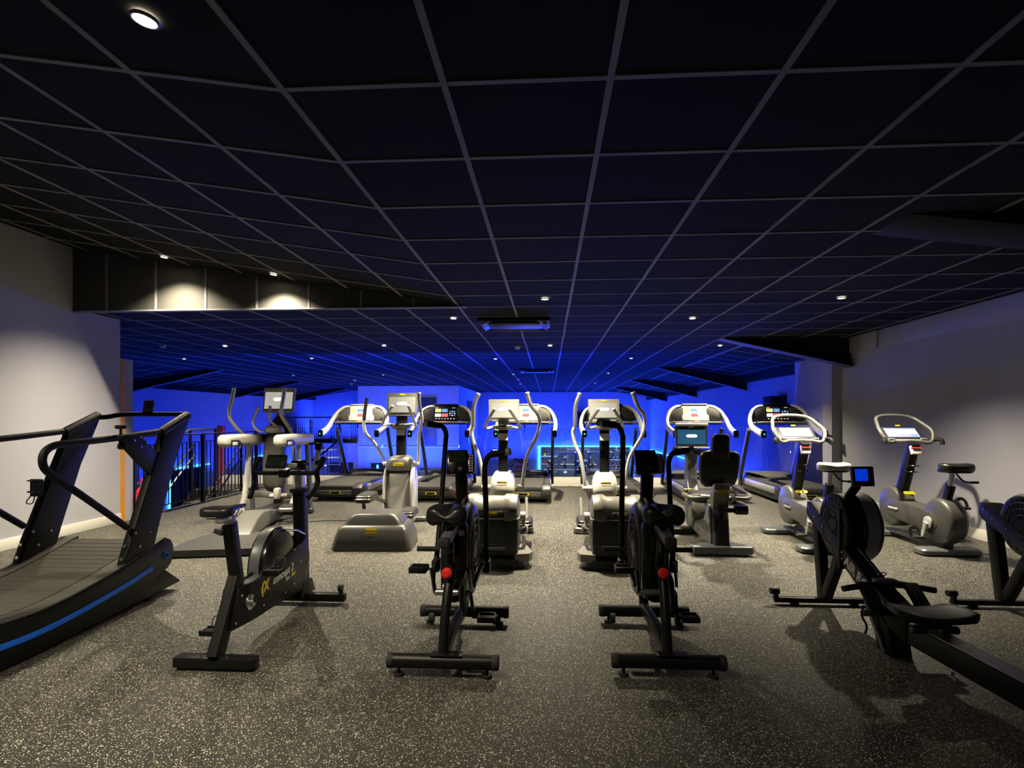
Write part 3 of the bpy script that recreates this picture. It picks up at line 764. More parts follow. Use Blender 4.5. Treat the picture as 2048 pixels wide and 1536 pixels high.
# elliptical with two shoulder housings (far left)
def make_vario(loc, rz, label):
    t = thing('elliptical_trainer', loc, rz, label, 'elliptical trainer')
    # y=0 rear edge of the low rear plate
    b = MB(); rings = []
    for z, k in ((.012, .97), (.022, 1), (.052, 1), (.068, .985), (.072, .96)):
        rings.append([Vector((x*k, y, z)) for x, y in ((-.40, .0+.02*(1-k)), (.40, 0), (.43, .05), (.43, .45), (.32, .82), (-.32, .82), (-.43, .45), (-.43, .05))])
    b.rings(rings); b.build('rear_step_plate', 'darkgrey', t, sharp=50)
    b = MB(); b.prism([(.62, .03), (1.9, .03), (1.95, .14), (1.55, .20), (1.2, .24), (.95, .20), (.70, .085)], -.12, .12, bev=.02); b.build('spine_cover', 'midgrey', t, sharp=50)
    b = MB(); b.slab((0, 2.45, .04), .85, .16, .07, .05, .015); b.build('front_foot', 'charcoal', t)
    b = MB(); b.prism([(1.5, .04), (2.5, .04), (2.5, .16), (1.6, .2)], -.09, .09, bev=.02); b.build('spine', 'charcoal', t)
    for s, py, pz in ((-1, 1.25, .14), (1, 1.75, .20)):
        b = MB(); b.slab((s*.27, py, pz), .19, .44, .05, .04, .012, rot=(4*s, 0, 0)); p = b.build('foot_pedal', 'midgrey', t)
        b = MB(); b.slab((s*.27, py, pz+.032), .15, .36, .016, .04, .005, rot=(4*s, 0, 0)); b.build('tread_pad', 'rubber', p)
        b = MB(); b.tube(cat([(s*.17, py+.2, pz+.02), (s*.2, py+.22, pz+.10), (s*.27, py+.22, pz+.13), (s*.34, py+.22, pz+.08)], 5), .008, 8); b.build('pedal_hoop', 'silver', p)
        b = MB(); b.sweep(cat([(s*.30, 2.10, .98), (s*.31, 2.06, .7), (s*.31, 1.96, .40), (s*.29, 1.75, .23), (s*.27, py+.1, pz)], 7), rr(.055, .07, .025)); b.build('leg_link', 'shell', t)
    b = MB(); b.beam((-.30, 1.95, .34), (.34, 1.95, .30), .06, .07, bev=.012)
    b.build('cross_link', 'midgrey', t)
    b = MB(); b.box((.08, 1.93, .34), (.08, .1, .14), bev=.02); b.cyl((-.01, 1.93, .31), (.2, 1.93, .31), .03, 16); b.build('crank_joint', 'shell', t)
    # rear support legs of the shoulder housings
    for s in (-1, 1):
        b = MB(); b.sweep(cat([(s*.36, 2.35, .95), (s*.37, 2.42, .5), (s*.37, 2.47, .06)], 5), rr(.06, .08, .025)); b.build('leg', 'slate', t)
        # housings
        x0 = -.395 if s < 0 else .225
        toe = Matrix.Translation((x0, 1.38, 0)) @ Matrix.Rotation(R(-10), 4, 'Z') @ Matrix.Translation((-x0, -1.38, 0))
        b = MB(); rings = []
        for y, k, dz in ((1.38, .62, 0), (1.395, .86, 0), (1.43, 1, 0), (1.75, 1, 0), (2.15, 1, -.005), (2.32, .95, -.01), (2.36, .7, -.01)):
            rings.append([Vector((x0+x*k, y, 1.025+dz+z*k)) for x, z in rr(.15, .145, .05, 5)])
        b.rings(rings); b.xf(toe); hsg = b.build('shoulder_housing', 'shell', t, sharp=60)
        b = MB(); b.prism([(1.42, .955), (1.75, .955), (1.62, 1.035), (1.44, 1.035)], x0+.068, x0+.0785, bev=.003); b.xf(toe); lp = b.build('dark_inlay', 'charcoal', hsg)
        b = MB(); b.prism([(1.47, .972), (1.58, .972), (1.58, 1.01), (1.47, 1.01)], x0+.078, x0+.081, bev=.001); b.xf(toe); b.build('logo_plate', 'badge', lp)
    b = MB(); b.beam((-.40, 2.25, 1.03), (.40, 2.25, 1.03), .10, .10, bev=.03); b.build('shoulder_bridge', 'black', t)
    # bottle shaped centre body
    b = MB(); rings = []
    for z, w, d, y in ((.34, .10, .10, 2.1), (.37, .20, .18, 2.1), (.45, .255, .24, 2.1), (.6, .27, .27, 2.12), (.8, .27, .28, 2.14), (.95, .25, .28, 2.16), (1.05, .20, .26, 2.18), (1.14, .17, .2, 2.2), (1.2, .1, .12, 2.22)):
        rings.append([Vector((x, y+yy, z)) for x, yy in rr(w, d, .09, 5)])
    b.rings(rings); b.build('centre_body', 'darkgrey', t, sharp=60)
    b = MB(); rings = []
    for z, w, d in ((1.08, .34, .16), (1.16, .30, .16), (1.26, .2, .13), (1.32, .10, .09), (1.36, .08, .07)):
        rings.append([Vector((x, 2.40+yy, z)) for x, yy in rr(w, d, .06, 4)])
    b.rings(rings); b.build('rear_cowl', 'charcoal', t, sharp=60)
    b = MB(); b.beam((0, 2.32, .1), (0, 2.38, 1.1), .12, .12, up=(0, 1, 0), bev=.02); b.build('column', 'charcoal', t)
    al = [(-.31, 2.12, .40), (-.315, 2.12, .7), (-.325, 2.10, .93), (-.36, 2.08, 1.06), (-.44, 1.98, 1.19), (-.485, 1.92, 1.29), (-.485, 1.90, 1.38), (-.455, 1.90, 1.52), (-.43, 1.90, 1.66)]
    ar = [(.25, 2.12, .40), (.24, 2.12, .7), (.235, 2.10, .93), (.22, 2.08, 1.10), (.165, 1.98, 1.24), (.135, 1.92, 1.32), (.135, 1.90, 1.40), (.155, 1.90, 1.52), (.175, 1.90, 1.66)]
    tube_handle('swing_arm', al, .022, 19, t); tube_handle('swing_arm', ar, .022, 17, t)
    tube_handle('fixed_handle', [(-.02, 2.18, 1.12), (-.10, 2.08, 1.115), (-.17, 2.0, 1.13), (-.225, 1.97, 1.22), (-.21, 1.97, 1.30), (-.16, 1.97, 1.42)], .0165, 10, t)
    tube_handle('fixed_handle', [(.10, 2.16, 1.12), (.08, 2.08, 1.15), (.02, 2.02, 1.21), (-.02, 1.98, 1.27), (-.025, 1.97, 1.33), (-.02, 1.97, 1.43)], .0165, 9, t)
    b = MB(); b.rings([[Vector((.0+x*k, 2.10+y*k, z)) for x, y in rr(.22, .2, .08, 4)] for z, k in ((1.10, .6), (1.12, 1), (1.17, 1), (1.2, .7))]); b.build('handle_hub', 'shell', t)
    b = MB(); b.box((.04, 2.26, 1.40), (.07, .06, .18), bev=.02); b.build('console_neck', 'blackgloss', t)
    e_console(t, (.03, 2.22, 1.535), .41, .32, 14, yaw=-6, screen='lcdpale', body='shell')
    return t

# =================================================================== upright bike
def make_upright_bike(loc, label, grey, seatm):
    t = thing('upright_bike', loc, 0, label, 'exercise bike', 'upright bikes with hooped handlebars along the right wall')
    # y=0 rear foot, front +y
    for yy in (0, .92):
        b = MB(); b.slab((0, yy, .034), .55, .19, .06, .05, .014); b.build('foot_plate', 'slate', t)
    b = MB(); b.prism([(-.02, .05), (.92, .05), (.92, .09), (.3, .10), (.1, .14), (-.02, .12)], -.05, .05, bev=.01); b.build('spine', 'charcoal', t)
    def disc(yc, zc, r, x0, x1, name, m):
        b = MB(); rings = []
        for x, k in ((x0, .86), (x0+.012, .965), (x0+.035, 1.), (x1-.035, 1.), (x1-.012, .965), (x1, .86)):
            rings.append([Vector((x, yc+r*k*math.cos(2*PI*i/40), zc+r*k*math.sin(2*PI*i/40))) for i in range(40)])
        b.rings(rings); return b.build(name, m, t, sharp=50)
    disc(.78, .345, .215, -.085, .085, 'flywheel_cover', grey)
    rh = disc(.03, .315, .215, -.085, .085, 'crank_housing', grey)
    b = MB(); b.prism([(.10, .17), (.70, .235), (.80, .25), (.86, .34), (.80, .42), (.66, .43), (.08, .39), (.0, .28)], -.092, .092, bev=.012); bd = b.build('body_cover', grey, t)
    b = MB(); b.prism([(.62, .30), (.78, .31), (.79, .345), (.77, .37), (.62, .355), (.605, .325)], -.096, -.09, bev=.002); lp = b.build('logo_inlay', 'charcoal', bd)
    text_mesh('TECHNOGYM', .028, 'badge', 'lettering', lp, Matrix.Translation((-.0965, .70, .335)) @ Matrix.Rotation(R(-90), 4, 'Z') @ Matrix.Rotation(R(90), 4, 'X'), bold=.001)
    badge(t, (.0, .565, .512), 0, -48, .12, .03)
    # crank and pedals
    b = MB(); b.cyl((-.105, .11, .285), (.105, .11, .285), .045, 24); b.cyl((-.118, .11, .285), (-.1, .11, .285), .06, 24, bev=.004); b.build('crank_axle', 'silver', t)
    for s, dy, dz in ((-1, .05, -.15), (1, -.05, .15)):
        b = MB(); b.sweep([(s*.122, .11, .285), (s*.128, .11+dy, .285+dz)], rr(.022, .05, .01), up=(0, 1, 0), scale=[1.25, .8]); b.build('crank_arm', 'silver', t)
        cx, cy, cz = s*.185, .11+dy, .285+dz
        b = MB(); b.box((cx, cy, cz), (.085, .10, .022), bev=.006); b.cyl((s*.13, cy, cz), (cx, cy, cz), .008, 10); p = b.build('pedal', 'charcoal', t)
        b = MB(); b.sweep(cat([(cx-.04, cy+.0, cz), (cx-.04, cy+.03, cz+.06), (cx, cy+.035, cz+.085), (cx+.04, cy+.03, cz+.06), (cx+.04, cy, cz)], 5), rr(.03, .004, .001), up=(0, 1, 0)); b.build('strap', 'black', p)
    # seat post and saddle
    b = MB(); b.beam((0, .03, .47), (0, -.045, .66), .062, .085, up=(0, 1, 0), bev=.02); b.build('seat_tube', 'black', t)
    b = MB(); b.cyl((0, -.035, .62), (0, -.07, .79), .024, 16); b.build('seat_post', 'silver', t)
    b = MB(); rings = []
    for y, w, h, zo in ((-.175, .12, .03, .0), (-.165, .21, .05, 0), (-.12, .285, .07, 0), (-.05, .29, .075, 0), (.0, .20, .065, 0), (.05, .11, .055, .005), (.10, .07, .045, .01), (.135, .045, .03, .012)):
        rings.append([Vector((x, -.06+y+.02, .83+zo+z+(.012*abs(x)/.15 if z > 0 else 0))) for x, z in rrx(w, h, h*.45, 4)])
    b.rings(rings); sd = b.build('saddle', seatm, t, sharp=70)
    b = MB(); b.slab((0, -.10, .80), .26, .22, .02, .09, .006); b.build('saddle_base', 'black', sd)
    b = MB(); b.tube(cat([(0, -.12, .78), (.06, -.13, .71), (.14, -.14, .70)], 5), .008, 8); b.cyl((.12, -.14, .70), (.18, -.14, .70), .012, 10); b.build('adjust_lever', 'black', t)
    # neck
    b = MB(); b.beam((0, .70, .50), (0, .50, 1.04), .085, .115, up=(0, 1, 0), bev=.018); nk = b.build('neck', 'black', t)
    b = MB(); b.box((0, .475, .965), (.088, .04, .09), rot=(-20, 0, 0), bev=.004); b.build('warning_label', 'badge', nk)
    b = MB(); b.box((0, .464, .985), (.0886, .036, .012), rot=(-20, 0, 0)); b.build('label_stripe', 'redpl', nk)
    for z, y in ((.80, .50), (.735, .525)):
        b = MB(); b.torus((.0, y, z), (0, .1, 1), .045, .006, 20, 6); b.build('bottle_ring', 'blackgloss', t)
    # console plate and hoop bar
    b = MB(); b.box((0, .72, 1.125), (.40, .03, .19), rot=(-48, 0, 0), bev=.012, seg=3)
    cs = b.build('console', 'charcoal', t)
    b = MB(); b.box((0, .62, 1.055), (.40, .05, .03), bev=.01); b.build('console_lip', 'silver', cs)
    screen_ui(cs, (0, .708, 1.138), .33, .14, 48, dim=True)
    badge(cs, (0, .778, 1.212), 0, -48, .05, .016)
    pts = fillet([(-.13, .60, 1.05), (-.22, .55, 1.03), (-.275, .62, 1.16), (-.20, .84, 1.30), (-.09, .88, 1.325), (.09, .88, 1.325), (.20, .84, 1.30), (.275, .62, 1.16), (.22, .55, 1.03), (.13, .60, 1.05)], .07, 5)
    b = MB(); b.tube(pts, .018, 12, closed=False); hb = b.build('handlebar', 'ltgrey' if grey == 'midgrey' else 'midgrey', t)
    for s in (-1, 1):
        b = MB(); b.tube(cat([(s*.235, .58, 1.06), (s*.265, .55, 1.075), (s*.285, .51, 1.06), (s*.285, .50, 1.02)], 5), .022, 10); b.build('forward_grip', 'foam', hb)
        b = MB(); b.box((s*.16, .60, 1.078), (.06, .02, .012), bev=.003); b.build('toggle', 'silver', cs)
    return t

# =================================================================== recumbent bike
def make_recumbent(loc, label):
    t = thing('recumbent_bike', loc, 0, label, 'recumbent bike')
    b = MB(); rings = []
    for z, k in ((.02, .96), (.035, 1), (.07, 1), (.09, .97), (.094, .92)):
        rings.append([Vector((x*k, y*k-.0, z)) for x, y in ((-.30, .0), (-.27, -.06), (.27, -.06), (.30, .0), (.16, .14), (-.16, .14))])
    b.rings(rings); b.build('rear_foot', 'slate', t, sharp=50)
    b = MB(); b.slab((0, 1.02, .04), .70, .14, .07, .04, .015); b.build('front_foot', 'black', t)
    b = MB(); b.sweep(cat([(-.0, .02, .09), (-.0, .05, .30), (.0, .1, .50)], 5), rr(.145, .09, .02), up=(0, 1, 0)); b.build('rear_post', 'charcoal', t)
    b = MB(); b.prism([(.05, .10), (.14, .09), (.55, .09), (.85, .12), (.85, .24), (.6, .22), (.3, .30), (.18, .46), (.08, .46)], -.09, -.03, bev=.012); b.build('frame_cover', 'midgrey', t)
    b = MB(); b.prism([(.3, .08), (1.05, .08), (1.0, .2), (.5, .18)], -.05, .05, bev=.015); b.build('spine', 'charcoal', t)
    b = MB(); rings = []
    for x, k in ((-.10, .88), (-.085, .97), (-.06, 1), (.06, 1), (.085, .97), (.10, .88)):
        rings.append([Vector((x-.02, 0.80+.20*k*math.cos(2*PI*i/36), .31+.20*k*math.sin(2*PI*i/36))) for i in range(36)])
    b.rings(rings); b.build('flywheel_cover', 'midgrey', t, sharp=50)
    for s, dy, dz in ((-1, -.10, .10), (1, .10, -.10)):
        b = MB(); b.sweep([(s*.11-.02, 0.78, .42), (s*.12-.02, .78+dy, .42+dz)], rr(.02, .04, .008), up=(0, 1, 0)); b.build('crank_arm', 'silver', t)
        b = MB(); b.box((s*.17-.02, 0.78+dy, .42+dz), (.085, .09, .02), bev=.006); b.build('pedal', 'black', t)
    # seat with carriage and side bars
    b = MB(); b.slab((0, .40, .50), .42, .36, .075, .09, .02, rot=(3, 0, 0)); b.build('seat', 'vinyl', t, sharp=60)
    b = MB(); b.prism([(.04, .42), (.22, .40), (.40, .44), (.36, .48), (.16, .50), (.05, .66), (-.03, .68)], -.075, .075, bev=.012); cr = b.build('seat_bracket', 'midgrey', t)
    badge(cr, (0.0, -.012, .605), 0, 22, .13, .03)
    b = MB(); b.box((.17, -.02, .435), (.12, .09, .085), bev=.015); b.box((.05, -.0, .425), (.2, .05, .04), bev=.008); b.build('slide_lock', 'blackgloss', t)
    pts = fillet([(-.13, .02, .535), (-.25, .02, .53), (-.31, .12, .545), (-.31, .62, .57)], .08, 5)
    for s in (-1, 1):
        P = [(s*-1*p[0], p[1], p[2]) for p in pts]; b = MB(); b.tube(P, .021, 12); sb = b.build('side_bar', 'midgrey', t)
        b = MB(); b.tube(P[-2:], .025, 12); b.build('side_grip', 'foam', sb)
        b = MB(); b.cyl((s*.22, .09, .54), (s*.22, .09, .56), .05, 20, bev=.004); b.build('cup_tray', 'charcoal', t)
    # back rest
    b = MB(); rings = []
    W = ((.63, .24, .05), (.66, .32, .07), (.72, .36, .085), (.84, .385, .09), (.93, .385, .09), (.97, .34, .08), (.985, .20, .06))
    for z, w, d in W: rings.append([Vector((x, .14-(z-.63)*.16+y-(.02*(abs(x)/.19)**2), z)) for x, y in rr(w, d, d*.48, 5)])
    b.rings(rings); b.build('backrest', 'vinyl', t, sharp=70)
    b = MB(); rings = []
    for z, w, d in ((.90, .17, .05), (.95, .175, .06), (1.10, .17, .06), (1.135, .15, .05), (1.145, .10, .03)): rings.append([Vector((x, .06-(z-.9)*.14+y, z)) for x, y in rr(w, d, d*.45, 5)])
    b.rings(rings); b.build('headrest', 'vinyl', t, sharp=70)
    # front column, console and handlebar
    b = MB(); b.sweep(cat([(-.02, .95, .40), (-.02, 1.10, .62), (-.02, 1.08, .95)], 5), rr(.13, .10, .03), up=(0, 1, 0)); b.build('column', 'slate', t)
    b = MB(); b.sweep(cat([(-.25, .94, .945), (-.12, .96, .925), (.06, .96, .912), (.20, .92, .902)], 5), rr(.055, .075, .025), up=(0, 0, 1)); hb = b.build('handlebar', 'blackgloss', t)
    b = MB(); b.cyl((.20, .92, .902), (.235, .91, .90), .036, 16); b.build('chrome_end', 'chrome', hb)
    b = MB(); b.ends((-.18, .97, .955), (.16, 1.06, .972), bev=.006); b.build('console_shelf', 'whitepl', t)
    e_console(t, (-.02, 1.07, 1.09), .36, .235, 8, screen='lcdblue', body='charcoal')
    b = MB(); b.cyl((-.20, 1.055, 1.22), (.16, 1.055, 1.22), .018, 14, bev=.004); b.build('top_bar', 'whitepl', t)
    b = MB(); b.tube([(-.19, .55, .44), (-.19, .55, .545)], .012, 10); b.sweep([(-.22, .55, .552), (-.15, .55, .552)], rr(.03, .015, .006)); b.build('yellow_knob', 'yellowpl', t)
    return t
# =================================================================== curved manual treadmill (world-aligned, origin at right rear floor level)
def make_curved(loc, label):
    t = thing('curved_treadmill', loc, 0, label, 'treadmill')
    # local frame: x=0 outer face of the right side, negative to the left; y along the deck (0 = rear)
    W = -.80
    rim = [(-.02, .40), (.15, .345), (.40, .285), (.64, .252), (.92, .243), (1.19, .272), (1.48, .321), (1.70, .375), (1.86, .418), (1.90, .425)]
    bot = [(-.02, .12), (.2, .05), (.5, .012), (.85, .012), (1.05, .022), (1.30, .032), (1.50, .045), (1.72, .10), (1.80, .16)]
    nose = [(1.955, .405), (1.985, .36), (1.992, .30), (1.97, .24), (1.93, .20), (1.87, .185)]
    rimc = [(p.x, p.y) for p in cat([(a, b, 0) for a, b in rim], 4)]
    for x0, x1, nm in ((-.052, 0., 'right'), (W, W+.052, 'left')):
        b = MB(); b.prism([(y, z) for y, z in rimc]+nose+list(reversed(bot)), x0, x1, bev=.006); sp = b.build('side_panel', 'black', t, sharp=40)
        s = 1 if nm == 'right' else -1; xo = 0. if s > 0 else W
        b = MB(); st = cat([(xo+s*.002, -.0, .235), (xo+s*.002, .25, .175), (xo+s*.002, .64, .130), (xo+s*.002, .94, .128), (xo+s*.002, 1.27, .160), (xo+s*.002, 1.55, .20), (xo+s*.002, 1.76, .242)], 6)
        b.sweep(st, rr(.006, .033, .003, 2), up=(0, 0, 1)); b.build('blue_strip', 'blue', sp)
        b = MB(); b.torus((xo+s*.002, 1.905, .296), (1, 0, 0), .022, .0045, 24, 6); b.build('blue_ring', 'blue', sp)
        # top shoulder with fine ribs
        b = MB(); w0, w1 = (-.135, -.0) if s > 0 else (W, W+.135)
        b.rings([[Vector((w0, y, z-.004)), Vector((w1, y, z+.006)), Vector((w1, y, z-.012)), Vector((w0, y, z-.02))] for y, z in rimc]); sh = b.build('side_shoulder', 'slat', t)
        b = MB()
        for k in range(60):
            y = .15+k*.022
            i = min(range(len(rimc)-1), key=lambda q: abs(rimc[q][0]-y)); z = rimc[i][1]+(rimc[i+1][1]-rimc[i][1])*(y-rimc[i][0])/max(1e-4, rimc[i+1][0]-rimc[i][0])
            b.rings([[Vector((w0+.006, y+d, z-.003)), Vector((w1-.012, y+.03+d, z+.0075)), Vector((w1-.012, y+.03+d, z+.001)), Vector((w0+.006, y+d, z-.01))] for d in (-.0035, .0035)])
        b.build('rib_pad', 'rubber', sh)
    # lower front cowl
    b = MB(); b.prism([(1.30, .06), (1.75, .175), (1.87, .19), (1.93, .185), (2.10, .062), (2.085, .052), (1.75, .035), (1.5, .03)], -.78, -.02, bev=.008); b.build('front_cowl', 'black', t)
    # slat belt
    b = MB(); P = cat([(0, y, z-.006) for y, z in ((-.02, .40), (.15, .345), (.40, .285), (.64, .252), (.92, .243), (1.19, .272), (1.48, .321), (1.70, .375), (1.86, .415))], 14)
    for k in range(7): a = k/6*PI*.9; P.append(Vector((0, 1.88+.075*math.sin(a), .335+.075*math.cos(a))))
    # resample at even steps
    L_ = [0]
    for i in range(1, len(P)): L_.append(L_[-1]+(P[i]-P[i-1]).length)
    step = .058; d = 0; res = []
    while d < L_[-1]:
        i = max(j for j in range(len(L_)) if L_[j] <= d); i = min(i, len(P)-2)
        res.append(P[i].lerp(P[i+1], (d-L_[i])/max(1e-6, L_[i+1]-L_[i]))); d += step
    for i in range(len(res)-1):
        a, c = res[i], res[i+1]; dr = (c-a).normalized(); up = Vector((0, -dr.z, dr.y)); mid = (a+c)/2
        hw = (c-a).length/2-.0016
        ring = lambda x: [Vector((x, 0, 0))+mid+dr*u+up*v for u, v in ((-hw, -.012), (-hw, .002), (-hw+.004, .005), (hw-.004, .005), (hw, .002), (hw, -.012))]
        b.rings([ring(-.665), ring(-.138)])
        for q in range(3): b.rings([[Vector((x, 0, 0))+mid+dr*(u+(q-1)*.015)+up*v for u, v in ((-.0022, .003), (-.0022, .0062), (.0022, .0062), (.0022, .003))] for x in (-.655, -.148)])
    b.build('slat_belt', 'slat', t)
    b = MB(); b.rings([[Vector((x, p.y+o[0], p.z-.02+o[1])) for x, o in ((-.67, (0, 0)), (-.13, (0, 0)), (-.13, (0, -.02)), (-.67, (0, -.02)))] for p in P[:-8:3]]); b.build('belt_bed', 'black', t)
    for x in (-.06, -.74):
        b = MB(); b.cyl((x, 1.80, 0), (x, 1.80, .012), .03, 16); b.cyl((x, 1.80, .01), (x, 1.80, .06), .012, 12); b.build('levelling_foot', 'rubber', t)
        b = MB(); b.cyl((x, .5, 0), (x, .5, .03), .03, 16); b.build('levelling_foot', 'rubber', t)
    # uprights: broad flat posts leaning forward
    for xo, s in ((0., 1), (W, -1)):
        x0, x1 = (xo-.062, xo-.006) if s > 0 else (xo+.006, xo+.062)
        b = MB(); b.prism([(1.49, .30), (1.56, .47), (1.74, .85), (1.905, 1.185), (2.20, 1.305), (2.01, .95), (1.83, .50), (1.77, .33)], x0, x1, bev=.006, seg=3); up_ = b.build('upright', 'black', t)
        bolts(up_, [((x1-.028, y+.004, z), (x1-.028, y-.012, z+.004), .011) for y, z in ((1.520, .36), (1.548, .44))])
        bolts(up_, [((x1, y, z), (x1+.006, y, z), .010) for y, z in ((1.60, .52), (1.74, .50), (1.64, .42))])
        b = MB(); b.tube([(xo-s*.034, 1.89, 1.19), (xo-s*.034, 2.20, 1.315)], .034, 16); b.build('top_sleeve', 'black', up_)
    # loop handrails
    for x in (-.034, W+.034):
        pts = fillet([(x, 1.55, .57), (x, .90, 1.02), (x, .985, 1.145), (x, 1.90, 1.20)], .10, 6)
        pts = [Vector((x, 1.56, .565))]+cat([(x, 1.40, .68), (x, 1.18, .835), (x, .99, .965), (x, .925, 1.03), (x, .93, 1.10), (x, 1.0, 1.14), (x, 1.15, 1.15), (x, 1.45, 1.165), (x, 1.90, 1.20)], 6)
        b = MB(); b.tube(pts, .021, 14); b.build('handrail', 'foam', t)
    # front cross bar
    b = MB(); b.tube(cat([(-.034, 2.20, 1.315), (-.05, 2.23, 1.325), (-.10, 2.24, 1.325), (-.5, 2.24, 1.325), (-.62, 2.235, 1.32), (-.70, 2.22, 1.305), (W+.034, 2.18, 1.30)], 6), .019, 14); b.build('cross_bar', 'foam', t)
    # device holder plate on the bar
    b = MB(); b.box((-.385, 2.25, 1.385), (.085, .008, .105), rot=(-12, 0, 0), bev=.003); hp = b.build('monitor_bracket', 'slate', t)
    b = MB(); b.cyl((-.385, 2.235, 1.385), (-.385, 2.245, 1.385), .012, 16); b.build('mount_boss', 'black', hp)
    # brake lever arm on the right upright
    b = MB(); b.prism([(1.79, .87), (1.50, 1.12), (1.485, 1.17), (1.53, 1.19), (1.67, 1.17), (1.88, 1.02), (1.86, .92)], -.045, -.012, bev=.006); ba = b.build('brake_plate', 'black', t)
    bolts(ba, [((-.012, y, z), (-.006, y, z), .008) for y, z in ((1.60, 1.145), (1.66, 1.10), (1.72, 1.12), (1.655, 1.165))])
    b = MB(); b.cyl((-.03, 1.50, 1.17), (-.03, 1.50, 1.245), .008, 10); b.cyl((-.03, 1.50, 1.225), (-.03, 1.50, 1.25), .034, 20, bev=.01); b.build('brake_knob', 'rubber', ba)
    b = MB(); b.cyl((-.05, 1.51, 1.11), (.0, 1.51, 1.11), .022, 16, bev=.006); b.build('pivot_knob', 'rubber', ba)
    # bottle cage on the left upright
    b = MB()
    for z in (0, .075): b.torus((W+.115, 1.555-.02*z, .80+z), (0, 0, 1), .036, .004, 18, 6)
    b.tube(cat([(W+.09, 1.58, .79), (W+.09, 1.525, .74), (W+.115, 1.51, .725), (W+.14, 1.525, .74), (W+.14, 1.54, .88)], 4), .004, 6)
    b.box((W+.09, 1.60, .82), (.09, .012, .12), bev=.004); b.build('bottle_cage', 'black', t)
    return t

